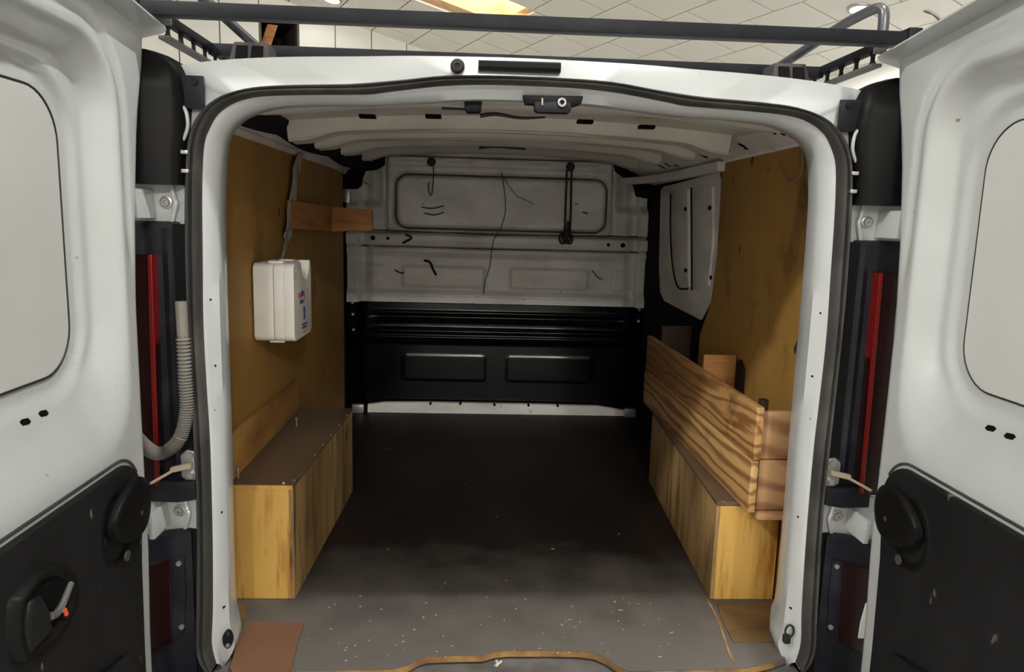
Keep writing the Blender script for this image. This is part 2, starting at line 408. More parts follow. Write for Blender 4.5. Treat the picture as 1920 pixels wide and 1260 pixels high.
downlight(*sky_uv(622, -4), 'round downlight cut by the top edge above the left half of the roof rack', LAMP_EDGE)
downlight(*ceil_xy(1.0, -.76), 'round downlight above the open right rear door', LAMP_RIGHT)
def wall_lamp(x, z, label, watts, left=False):
    # on the wall behind the viewer, or on the left wall
    q, n, tv = (ceil(0, V1), -flat(CV), flat(CU)) if left else (ceil(U0, 0), flat(CU), flat(CV))
    k = (x - q.x) / tv.x; c = Vector((x, q.y + tv.y * k, z)) + n * .002
    t = thing('wall_lamp', label, 'wall light', c, 'round wall lamps of the garage')
    m_ = 28; zz = Vector((0, 0, 1))
    ringp = lambda r, h: [c + (tv * cos(2 * pi * j / m_) + zz * sin(2 * pi * j / m_)) * r + n * h for j in range(m_)]
    obj('ring', MB().loft([ringp(.17, 0), ringp(.17, .05), ringp(.15, .055), ringp(.14, .04)], True, False), 'steel', t)
    obj('lens', MB().loft([ringp(.145, .03), ringp(.14, .05), ringp(.11, .075), ringp(.06, .09), ringp(.01, .095)], True, True), 'emit', t)
    ld = bpy.data.lights.new('lamp', 'SPOT'); ld.energy = watts; ld.color = (1, .99, .96); ld.shadow_soft_size = .14
    ld.spot_size = radians(170); ld.spot_blend = .3
    lo = bpy.data.objects.new('lamp', ld); COL.objects.link(lo); lo.parent = t; lo.location = n * .25
    lo.rotation_euler = n.to_track_quat('-Z', 'Y').to_euler()
wall_lamp(.15, 3.7, 'round lamp high on the wall behind the viewer, nearer the corner', LAMP_WALL)
wall_lamp(1.7, 3.7, 'round lamp high on the wall behind the viewer, farther from the corner', LAMP_WALL)
wall_lamp(-3.2, 3.75, 'round lamp high on the left wall of the garage', LAMP_LEFT, True)
cbl = MB(); cp = [ceil(*sky_uv(1733, 17), .015), ceil(*sky_uv(1750, 22), .02), ceil(*sky_uv(1762, 33), .02), ceil(*sky_uv(1772, 48), .015)]
cbl.loft([[p - CV * .02 * w_, p + CV * .02 * w_, p + CV * .02 * w_ - CN * .01, p - CV * .02 * w_ - CN * .01] for p, w_ in zip(smooth_path(cp, 4), [.3, .6, .9, 1.1, 1.2, 1.2, 1.3, 1.3, 1.3, 1.3, 1.3, 1.3, 1.3])], True, True)
tag(obj('cable_strip', cbl, 'rackgrey', base=cp[0]), 'dark curved strip stuck on the ceiling beside the right door top', 'cable')

# ================================================================== VAN
van = thing('van', 'white panel van seen from behind with both rear doors open', 'van', (0, 0, 0))
SO = [(.74, -.02), (.768, .03), (.765, .16), (.755, .40), (.756, .56), (.758, .72), (.759, .87), (.758, 1.0), (.753, 1.12), (.747, 1.215), (.738, 1.262), (.722, 1.298), (.698, 1.326), (.66, 1.350), (.60, 1.367), (.52, 1.375), (.39, 1.382), (.28, 1.394), (.18, 1.407), (.06, 1.411), (0, 1.411)]
SI = [(.728, 0), (.738, .055), (.732, .15), (.726, .35), (.724, .56), (.727, .70), (.729, .85), (.725, 1.0), (.722, 1.11), (.718, 1.19), (.712, 1.245), (.700, 1.278), (.678, 1.312), (.64, 1.337), (.585, 1.351), (.48, 1.358), (.36, 1.363), (.31, 1.370), (.20, 1.386), (.10, 1.393), (0, 1.394)]
JJ = [(.722, -.03), (.692, .03), (.702, .10), (.702, .35), (.700, .56), (.700, .70), (.700, .85), (.699, 1.0), (.697, 1.10), (.693, 1.18), (.686, 1.235), (.678, 1.268), (.655, 1.298), (.618, 1.320), (.565, 1.335), (.48, 1.342), (.36, 1.346), (.31, 1.350), (.20, 1.360), (.10, 1.366), (0, 1.367)]
OB = [(.95, -.30), (.955, .03), (.955, .16), (.955, .40), (.955, .56), (.955, .72), (.95, .87), (.945, 1.0), (.94, 1.12), (.925, 1.215), (.905, 1.28), (.88, 1.33), (.84, 1.375), (.79, 1.402), (.72, 1.418), (.62, 1.43), (.50, 1.438), (.38, 1.443), (.25, 1.449), (.10, 1.452), (0, 1.453)]
def full(half, y, k=4):
    """mirrored, smoothed loop from bottom right over the top to bottom left"""
    f = y if callable(y) else (lambda x, z: y)
    h = smooth_path([(x, 0, z) for x, z in half], k)
    pts = h + [Vector((-p.x, p.y, p.z)) for p in h[-2::-1]]
    return [Vector((p.x, f(p.x, p.z), p.z)) for p in pts]
def scl(half, dx, dz): return [(x + (dx if x > .02 else 0), z + dz) for x, z in half]
ySide = lambda x, z: .045 - .04 * ss(.0, 1, (z - 1.2) / .2) * ss(0, 1, (.86 - abs(x)) / .1)
frame = MB().loft([full(scl(JJ, .03, .02), .16), full(scl(JJ, .004, .004), .10), full(JJ, .055), full(JJ, .03), full(scl(SI, -.008, -.006), .008), full(SI, .002), full(SO, .002), full(scl(SO, .004, .002), .004), full(OB, ySide)])
roofl = lambda y, dz: [Vector((p.x, y, p.z + dz)) for p in full(OB, 0)]
frame.loft([full(OB, ySide), roofl(.05, .004), roofl(.12, .012), roofl(1.2, .03), roofl(2.75, .02)])
rf = obj('rear_body', frame, 'paint', van, smooth=40)
# floor pan and cab end close the load space
obj('underbody', MB().box(-.95, .95, .14, 2.75, -.30, -.02).box(-.95, .95, 2.70, 2.76, -.3, 1.42), 'black', van, smooth=0)
# door seal
sa, sb = full(SO, -.004), full(SI, -.004)
lo = []
for t, y in ((0, 0), (.02, -.012), (.18, -.02), (.34, -.017), (.40, -.012), (.46, -.017), (.7, -.026), (.9, -.02), (1, -.004), (1.03, .006)):
    lo.append([a.lerp(b_, t) + Vector((0, y, 0)) for a, b_ in zip(sa, sb)])
obj('door_seal', MB().loft(lo), 'rubber', van, smooth=50)
# small punched holes along the white jamb
jl = full(JJ, .03)
for sg in (-1, 1):
    for z, dxx in ((.14, .008), (.385, .006), (.52, .012), (.64, .012), (.745, .008), (.90, .012), (1.01, .016), (1.155, .008)):
        x = .703 + dxx; y_ = .03 - (dxx - .001) * 1.0
        mb = MB().cyl(Vector((sg * x, y_ + .006, z)), Vector((sg * x, y_ - .0065, z)), .0026, 10)
        obj('jamb_hole', mb, 'hole', van, smooth=0)
# rear header trim: brake light, washer nozzle
bl = MB()
p0, p1 = U(897, 122, Y=-.006), U(1051, 127, Y=-.006)
ax = [p0 + (p1 - p0) * (k / 12) for k in range(13)]
bl.loft([[p + Vector((0, y, z)) for y, z in ((.01, -.011), (-.008, -.011), (-.012, -.004), (-.010, .006), (.0, .011), (.01, .011))] for p in ax], True, True)
obj('brake_light', bl, 'coverplastic', van)
nz = U(858, 125, Y=-.004); b = MB()
b.loft([[nz + Vector((cos(2 * pi * k / 20) * r_, -y, sin(2 * pi * k / 20) * r_)) for k in range(20)] for r_, y in ((.0155, 0), (.0155, .008), (.012, .015), (.005, .017), (.004, .012))], True, True)
obj('washer_nozzle', b, 'footgrey', van)

# ---- interior: roof skin, bows, header
def crown(x): return .045 * (x / .8) ** 2
def rise(y): return .036 * ss(.45, 1.9, y)
obj('roof_lining', MB().grid(lambda u, v: Vector((-.86 + 1.72 * u, .10 + 2.55 * v, 1.413 - crown(-.86 + 1.72 * u) + rise(.10 + 2.55 * v))), 40, 16), 'roofpaint', van)
hd = lambda u, v: (lambda x, y: Vector((x, y, 1.368 - .040 * ss(.30, .72, abs(x)) * (1 - v * .2) + .030 * ss(.10, .45, y) + .004 * sin(y * 60) * ss(.12, .2, y) - .008 * ss(0, 1, 1 - abs((y - .24) / .05)) * ss(.36, .42, abs(x)) * ss(.66, .6, abs(x)))))(-.72 + 1.44 * u, .045 + .36 * v)
obj('header_panel', MB().grid(hd, 90, 40), 'roofpaint', van)
for y0, wd, zb in ((.68, .13, .036), (1.06, .12, .034), (1.58, .12, .030), (2.06, .10, .022)):
    loops = []
    for i in range(61):
        x = -.70 + 1.39 * i / 60; e_ = ss(.54, .66, abs(x)) * .022
        nar = .018 * (1 - ss(.16, .22, abs(abs(x) - .18))) * 0
        z = 1.412 - crown(x) + rise(y0); zz = zb + e_
        a = .010 * ss(.24, .28, abs(x))
        loops.append([Vector((x, y0 - .012, z + .006)), Vector((x, y0 + .008, z - zz + .008)), Vector((x, y0 + .02, z - zz)), Vector((x, y0 + .045, z - zz)), Vector((x, y0 + .055, z - zz + .007 - a * .5)), Vector((x, y0 + .075, z - zz + .007 - a * .5)), Vector((x, y0 + .085, z - zz)), Vector((x, y0 + wd - .01, z - zz)), Vector((x, y0 + wd, z - zz + .008)), Vector((x, y0 + wd + .012, z + .006))])
    obj('roof_bow', MB().loft(loops), 'roofpaint', van, smooth=30)
for (px, py, Y) in ((688, 219, .46), (812, 219, .46), (1098, 229, .46), (1214, 239, .46), (1074, 253, .84), (1174, 260, .84)):
    c = U(px, py, Y=Y); obj('roof_slot', MB().box(c.x - .022, c.x + .022, Y - .004, Y + .03, c.z - .002, c.z + .007), 'hole', van, smooth=0)
# latch striker in the header
lt = obj('door_latch', MB().prism([U(980, 178, Y=.004), U(1094, 180, Y=.004), U(1090, 194, Y=.004), U(1070, 200, Y=.004), U(985, 194, Y=.004)], (0, .03, 0)), 'coverplastic', van, bevel=.002)
obj('latch_body', MB().prism([U(1002, 190, Y=-.001), U(1071, 190, Y=-.001), U(1071, 208, Y=-.001), U(1064, 212, Y=-.001), U(1008, 210, Y=-.001), U(1002, 205, Y=-.001)], (0, .03, 0)), 'trimplastic', lt, bevel=.003)
c = U(1054, 192, Y=-.008)
obj('latch_bolt', MB().tube([c + Vector((cos(a) * .0075, 0, sin(a) * .0075)) for a in [2 * pi * k / 20 for k in range(20)]], .003, 8, True), 'zinc', lt)
obj('latch_pin', MB().cyl(U(1017, 184, Y=-.008), U(1017, 197, Y=-.008), .0022, 8), 'zinc', lt)
mb = MB().prism([U(870, 186, Y=.06), U(904, 186, Y=.06), U(902, 207, Y=.06), U(897, 210, Y=.06), U(876, 210, Y=.06), U(871, 205, Y=.06)], (0, .04, 0))
obj('rubber_buffer', mb, 'coverplastic', van, bevel=.004)
obj('wire_clip', MB().tube([U(828, 203, Y=.12), U(850, 204, Y=.12), U(872, 205, Y=.12)], .003, 8), 'cord', van)
obj('roof_cable', MB().tube(smooth_path([U(900, 217, Y=.34), U(930, 214, Y=.34), U(975, 221, Y=.34), U(1022, 220, Y=.34)]), lambda t: .006 - .003 * t, 8), 'cord', van)
obj('roof_cable', MB().tube(smooth_path([U(898, 277, Y=1.66), U(930, 275, Y=1.66), U(985, 279, Y=1.66)]), .006, 8), 'cord', van)
for (px, py) in ((962, 187), (1110, 194)):
    c = U(px, py, Y=.05); obj('header_hole', MB().box(c.x - .004, c.x + .004, .046, .058, c.z - .003, c.z + .003), 'hole', van, smooth=0)

# ---- side beams above the linings
def beam(sg):
    ls = []
    for y in (.10, .5, 1.0, 1.6, 2.45):
        ls.append([Vector((sg * x, y, z)) for x, z in ((.86, 1.30), (.812, 1.318), (.800, 1.338), (.785, 1.346), (.72, 1.376), (.66, 1.412))])
    return MB().loft(ls)
obj('roof_side_beam', beam(1), 'inpaint', van, smooth=30)
obj('roof_side_beam', beam(-1), 'inpaint', van, smooth=30)
for (px, py, wpx, hpx) in ((1486, 256, 7, 5), (1468, 251, 3, 6), (1453, 250, 3, 4), (1391, 272, 5, 9), (1399, 278, 5, 4), (1362, 280, 4, 9), (1316, 290, 6, 14), (1252, 309, 3, 9), (1268, 310, 3, 5), (1240, 312, 3, 10)):
    nb = Vector((.03, 0, .065)).normalized(); sl = Vector((-.065, 0, .03)).normalized()
    a = UPL(px, py, Vector((.785, 0, 1.346)), nb); d = .00055 * (a.y + 1.7); ey = Vector((0, 1, 0)) * wpx * d * 1.4; ez = sl * hpx * d
    obj('beam_hole', MB().prism([a - ey - ez - nb * .002, a + ey - ez - nb * .002, a + ey + ez - nb * .002, a - ey + ez - nb * .002], nb * .006), 'hole', van, smooth=0)
# sliding door rail
rl = MB()
rl.loft([[p, p + Vector((0, 0, -.036)), p + Vector((.03, 0, -.036)), p + Vector((.03, 0, 0))] for p in (Vector((.775, 1.06, 1.335)), Vector((.775, 1.5, 1.336)), Vector((.765, 1.9, 1.337)), Vector((.735, 2.15, 1.338)), Vector((.66, 2.36, 1.339)))], True, True)
obj('sliding_door_rail', rl, 'inpaint', van, bevel=.003)
# ---- brown board linings
lb = lambda pts, th, name='lining_board': obj(name, MB().prism(pts, th), 'lining', van, bevel=.0015, seg=1)
lb([(-.805, .07, 0), (-.805, 1.10, 0), (-.805, 1.10, 1.335), (-.805, .40, 1.345), (-.805, .07, 1.345)], (-.012, 0, 0))
lb([(-.809, 1.106, 0), (-.809, 2.25, 0), (-.809, 2.25, 1.315), (-.809, 1.106, 1.333)], (-.012, 0, 0))
lb([(.805, .07, 0), (.805, 1.26, 0), (.805, 1.23, .66), (.805, 1.12, .80), (.805, 1.085, 1.00), (.805, 1.10, 1.345), (.805, .07, 1.345)], (.012, 0, 0))
obj('lining_edge_strip', MB().loft([[Vector((-.806, y, 1.318)), Vector((-.794, y, 1.322)), Vector((-.792, y, 1.335)), Vector((-.797, y, 1.34)), Vector((-.785, y, 1.352)), Vector((-.81, y, 1.36))] for y in (.10, .7, 1.4, 2.28)], True, True), 'inpaint', van, smooth=25)
# black sound padding along the left roof edge
pth = [Vector((-.742, .14 + k * .075, 1.392)) for k in range(30)]
obj('black_padding', MB().tube(smooth_path(pth, 3), lambda t: .046 + .016 * abs(sin(t * 8.5 + .6)), 16), 'black', van)
obj('cab_bracket', MB().prism([U(x, y, Y=2.36) for x, y in ((640, 270), (660, 285), (676, 299), (698, 303), (708, 289), (721, 291), (720, 309), (704, 318), (684, 320), (678, 335), (677, 347), (668, 354), (640, 354))], (0, .05, 0)), 'black', van, bevel=.006)
obj('cab_bracket', MB().prism([U(x, y, Y=2.36) for x, y in ((1153, 306), (1166, 308), (1182, 322), (1230, 330), (1238, 345), (1215, 372), (1195, 368), (1190, 348), (1165, 328), (1155, 320))], (0, .05, 0)), 'black', van, bevel=.006)
obj('hook_wire', MB().tube(smooth_path([U(642, 325, Y=2.1), U(660, 332, Y=2.2), U(692, 346, Y=2.3)]), .002, 6), 'cord', van)
c0 = U(648, 362, Y=2.33); obj('steel_fitting', MB().box(c0.x - .015, c0.x + .022, 2.32, 2.36, c0.z - .05, c0.z + .022), 'zinc', van, bevel=.006)
for pts in (((497, 209), (522, 222), (540, 216)), ((600, 251), (625, 256), (640, 246))):
    mb = MB().tube(smooth_path([U(x, y, X=-.70) for x, y in pts]), .007, 8); obj('roof_clip', mb, 'trimplastic', van)

# ---- bulkhead
BY = 2.45
def bz(py): return U(930, py, Y=BY).z
def bx(px, py=430): return U(px, py, Y=BY).x
wx0, wx1, wz0, wz1 = bx(741), bx(1136), bz(432), bz(331)
ox0, ox1, oz1 = bx(722), bx(1147), bz(296)
zs = bz(571); zt = 1.452
zr1, zr2, zr3 = bz(440), bz(452), bz(467)
def bulk(u, v):
    x = -.825 + 1.67 * u; z = zs + (zt - zs) * v; y = 0.0
    d = rr(x, z, wx0, wx1, wz0, wz1, .07)
    y += .040 * math.exp(-(d / .011) ** 2)                                # groove round the window field
    d2 = rr(x, z, ox0, ox1, zr1 + .004, oz1, .03)
    y += .020 * math.exp(-(d2 / .007) ** 2)
    y += -.012 * ss(0, .02, -d2)
    # notches in the top edge
    for xn in (-.47, -.21, .22, .49):
        y += .012 * (1 - ss(.05, .075, abs(x - xn))) * math.exp(-((z - bz(303)) / .010) ** 2)
    y += .006 * math.exp(-((z - bz(314)) / .005) ** 2) * ss(.01, -.01, d2) * ss(0, .02, d)
    # cross rib
    zc = z - .012 * (x / .5) ** 2 * (1 if abs(x) < .55 else 1) * 0
    y += .034 * math.exp(-((zc - zr1) / .008) ** 2)
    y -= .018 * ss(zr3 - .004, zr3 + .012, z) * ss(zr1 + .004, zr1 - .012, z)
    y += .008 * math.exp(-((zc - bz(458)) / .005) ** 2) * ss(.52, .48, abs(x))
    y += .024 * math.exp(-((z - zr3) / .007) ** 2)
    y += .014 * ss(bz(476), bz(484), z) if False else 0
    y += .012 * ss(bz(475), bz(488), z) * 0
    # sloping lower field with four pressed pads
    t = ss(zr3, zs + .12, z) if z < zr3 else 0
    low = ss(bz(478), bz(490), z) if z < bz(470) else 0
    if z < zr3: y += .020 * ss(zr3, bz(497), z) if False else 0
    f = max(0, min(1, (bz(470) - z) / (bz(470) - bz(548))))
    y += .022 * f * ss(bz(470), bz(482), z) if False else 0
    if z < bz(476): y += .018 * min(1, (bz(476) - z) / .03)
    for (a, c) in ((675, 718), (755, 908), (957, 1103), (1147, 1188)):
        dd = rr(x, z, bx(a, 520), bx(c, 520), bz(541), bz(503), .012); y -= .014 * ss(.010, -.010, dd)
    if z < bz(546): y -= .030 * min(1, (bz(546) - z) / (bz(546) - bz(556)))
    y += .008 * math.exp(-((z - bz(557)) / .005) ** 2)
    # side returns
    y += .035 * ss(.70, .76, abs(x - .02)) * ss(1.36, 1.30, z) - .050 * ss(.765, .79, abs(x - .02))
    y += .05 * ss(.60, .70, abs(x - .02)) * ss(1.14, 1.20, z)
    return Vector((x, BY + y, z))
bk = obj('bulkhead', MB().grid(bulk, 300, 170), 'inpaint', van, smooth=60)
zb0 = bz(757)
def bulk2(u, v):
    x = -.825 + 1.67 * u; z = zb0 + (zs + .004 - zb0) * v; y = -.012
    cx = ss(.70, .60, abs(x - .02))
    for py, a, wd in ((588, -.010, .009), (596, .006, .006), (603, -.010, .008), (622, -.022, .014), (634, -.012, .010)):
        y += a * math.exp(-((z - bz(py)) / wd) ** 2) * ss(.74, .66, abs(x - .02))
    y += .02 * ss(bz(636), bz(650), z)
    for (a, c) in ((755, 910), (950, 1110)):
        dd = rr(x, z, bx(a, 690), bx(c, 690), bz(715), bz(668), .02); y -= .004 * ss(.010, -.010, dd)
    y += .05 * ss(.74, .80, abs(x - .02))
    y += .012 * ss(bz(575), bz(570), z) * 0
    return Vector((x, BY + y, z))
obj('lower_bulkhead', MB().grid(bulk2, 200, 120), 'blacksteel', van, smooth=60)
# white foot flange with bolts
mb = MB()
fl = [(690, 757), (720, 753), (800, 753), (1000, 757), (1120, 760), (1185, 771)]
top = [U(x, y, Y=2.42) for x, y in fl]
mb.loft([[p + Vector((0, .01, 0)) for p in top], [p + Vector((0, -.012, -.002)) for p in top], [Vector((p.x, 2.40, .0)) for p in top]])
ff = obj('bulkhead_foot', mb, 'inpaint', van)
for px, py in ((807, 757), (863, 757), (927, 759), (991, 760), (1046, 761)):
    c = U(px, py, Y=2.398); obj('bolt', MB().cyl(c + Vector((0, .02, 0)), c + Vector((0, -.004, 0)), .007, 10), 'hole', ff)
for px, py in ((672, 761), (1182, 772)):
    c = U(px, py, Y=2.38); obj('corner_bracket', MB().box(c.x - .035, c.x + .03, 2.37, 2.41, .0, .05), 'steel', van, bevel=.006)
for px, py in ((661, 567), (662, 589), (663, 618), (1199, 581), (1197, 602)):
    c = U(px, py, Y=2.41); obj('edge_bolt', MB().cyl(c + Vector((0, .03, 0)), c + Vector((0, -.008, 0)), .007, 10), 'zinc', van)
for px, py, r_ in ((699, 446, .013), (727, 447, .009), (1141, 459, .009), (1168, 460, .013)):
    c = U(px, py, Y=2.425); obj('bulkhead_hole', MB().cyl(c + Vector((0, .03, 0)), c, r_, 14), 'hole', van, smooth=0)
sp_ = rrpts(wx0, wx1, wz0, wz1, .07, 8)
obj('window_seam_shade', MB().tube([bulk((x + .825) / 1.67, (z - zs) / (zt - zs)) + Vector((0, -.004, 0)) for x, z in sp_], .007, 6, True), 'seamshade', van)  # seam line, its dark colour doubling as the groove's shade
for py, r_, x0_, x1_ in ((440, .006, 662, 1205), (467, .0045, 662, 1200), (297, .004, 728, 1145)):
    pts_ = []
    for k in range(41):
        x = bx(x0_ + (x1_ - x0_) * k / 40); z = bz(py) - (.012 if py == 440 else .004) * ss(.55, 0, abs(x)) + (.008 if py == 440 else 0)
        pts_.append(bulk((x + .825) / 1.67, (z - zs) / (zt - zs)) + Vector((0, -.002, 0)))
    obj('panel_seam_shade', MB().tube(pts_, r_, 6), 'seamshade', van)  # seam lines that also paint the shade along rib and top groove
# scratches and rubbed marks on the bulkhead: thin black cracks lying on the sheet
def crack(pts, r_, y=2.425):
    obj('crack', MB().tube(smooth_path([U(x, yy, Y=y) for x, yy in pts], 5), r_, 5), 'cord', van)
crack([(940, 322), (945, 352), (948, 385), (946, 405), (940, 425), (933, 438), (926, 450), (922, 470), (918, 500), (909, 530), (907, 552)], .0022)
crack([(941, 328), (955, 350), (970, 368), (990, 377), (1000, 384)], .0016)
crack([(795, 488), (806, 492), (812, 505), (818, 516)], .007, 2.44)
crack([(740, 506), (752, 512), (757, 510)], .004, 2.44)
crack([(790, 388), (810, 391), (832, 386)], .003); crack([(795, 400), (815, 403), (832, 398)], .003)
crack([(760, 440), (772, 446), (755, 456)], .006, 2.42)
crack([(1092, 398), (1102, 401)], .003); crack([(1078, 382), (1084, 383)], .0025); crack([(1110, 507), (1122, 521), (1130, 523)], .003, 2.435)

# ---- sliding side door on the right, seen from inside
dx = .835
obj('side_door_trim', MB().box(.845, .88, 1.05, 2.44, 0, 1.34), 'black', van, smooth=0)
sd = obj('side_door', MB().prism([U(x, y, X=dx) for x, y in ((1238, 357), (1244, 349), (1262, 345), (1345, 322), (1352, 360), (1351, 420), (1342, 500), (1332, 560), (1312, 600), (1245, 565), (1237, 548), (1235, 500))], (.02, 0, 0)), 'inpaint', van, bevel=.006)
obj('pressed_panel', MB().prism([U(x, y, X=dx - .001) for x, y in ((1257, 362), (1262, 356), (1293, 352), (1296, 541), (1271, 537), (1261, 496))], (.016, 0, 0)), 'inpaint', sd, bevel=.004)
obj('pressed_panel', MB().prism([U(x, y, X=dx - .001) for x, y in ((1298, 351), (1340, 343), (1344, 400), (1338, 500), (1327, 552), (1298, 543))], (.016, 0, 0)), 'inpaint', sd, bevel=.004)
obj('door_ridge', MB().tube([U(1291, 356, X=dx - .004), U(1292, 450, X=dx - .004), U(1293, 538, X=dx - .004)], .009, 8), 'inpaint', sd)
obj('door_ridge', MB().tube([U(1337, 350, X=dx - .004), U(1338, 450, X=dx - .004), U(1330, 535, X=dx - .004)], .007, 8), 'inpaint', sd)
for pts in (((1296.5, 352), (1297, 450), (1297.5, 544)), ((1258, 364), (1257, 430), (1261, 497), (1271, 538), (1290, 541))):
    obj('panel_gap', MB().tube(smooth_path([U(x, y, X=dx - .002) for x, y in pts], 5), .004, 6), 'hole', sd)
obj('glossy_label', MB().prism([U(x, y, X=dx - .003) for x, y in ((1240, 363), (1249, 363), (1254, 410), (1254, 486), (1238, 487), (1241, 430))], (.004, 0, 0)), 'clearlens', sd)
for px, py in ((1330, 390), (1331, 520), (1285, 507), (1285, 392)):
    c = U(px, py, X=dx - .006); obj('door_hole', MB().box(c.x - .002, c.x + .004, c.y - .012, c.y + .012, c.z - .008, c.z + .008), 'hole', sd, smooth=0)

# ---- load floor
edge = [(436, 1214), (452, 1240), (465, 1257), (600, 1257), (735, 1254), (765, 1247), (785, 1236), (800, 1231), (850, 1229), (905, 1228), (925, 1222), (950, 1219), (1030, 1219), (1085, 1220), (1115, 1224), (1140, 1236), (1160, 1250), (1180, 1258), (1300, 1256), (1400, 1252), (1452, 1240)]
E_ = [U(x, y, Z=0) for x, y in edge]
rt_ = U(1375, 1245, Z=0)
poly = [(-.80, .09, 0)] + [tuple(p) for p in E_] + [(.80, .07, 0), (.81, 2.44, 0), (-.81, 2.44, 0)]
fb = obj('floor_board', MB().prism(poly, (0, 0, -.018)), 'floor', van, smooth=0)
# raw wooden front edge of the board and worn seam
fe = [p for p in E_]
obj('raw_board_edge', MB().loft([[p + Vector((0, -.0015, -.001)) for p in fe], [p + Vector((0, -.0015, -.0175)) for p in fe]]), 'edgewood', fb)
sm = [U(x, y, Z=.0006) for x, y in ((1322, 1118), (1334, 1138), (1346, 1163), (1356, 1190), (1366, 1220), (1376, 1242))]
obj('worn_seam', MB().loft([[p + Vector((-.003, 0, 0)), p + Vector((.003, 0, 0)), p + Vector((.003, 0, .0006)), p + Vector((-.003, 0, .0006))] for p in smooth_path(sm, 4)], True, True), 'edgewood', fb)
def thin(name, pts, material, parent, z=.0008, th=.002):
    return obj(name, MB().prism([U(x, y, Z=z) for x, y in pts], (0, 0, th)), material, parent, smooth=0)
thin('bare_wood_patch', [(1345, 1131), (1480, 1131), (1480, 1205), (1375, 1205), (1352, 1160)], 'subfloor', fb)
thin('bare_wood_patch', [(415, 1133), (460, 1133), (462, 1160), (452, 1185), (440, 1205), (415, 1205)], 'subfloor', fb)
# sill below the board
mb = MB(); mb.box(-.74, .74, -.20, .15, -.07, -.024)
obj('door_sill', mb, 'sill', van, bevel=.008)
obj('rear_bumper', MB().box(-.93, .93, -.26, .02, -.34, -.07), 'trimplastic', van, bevel=.03, seg=3)

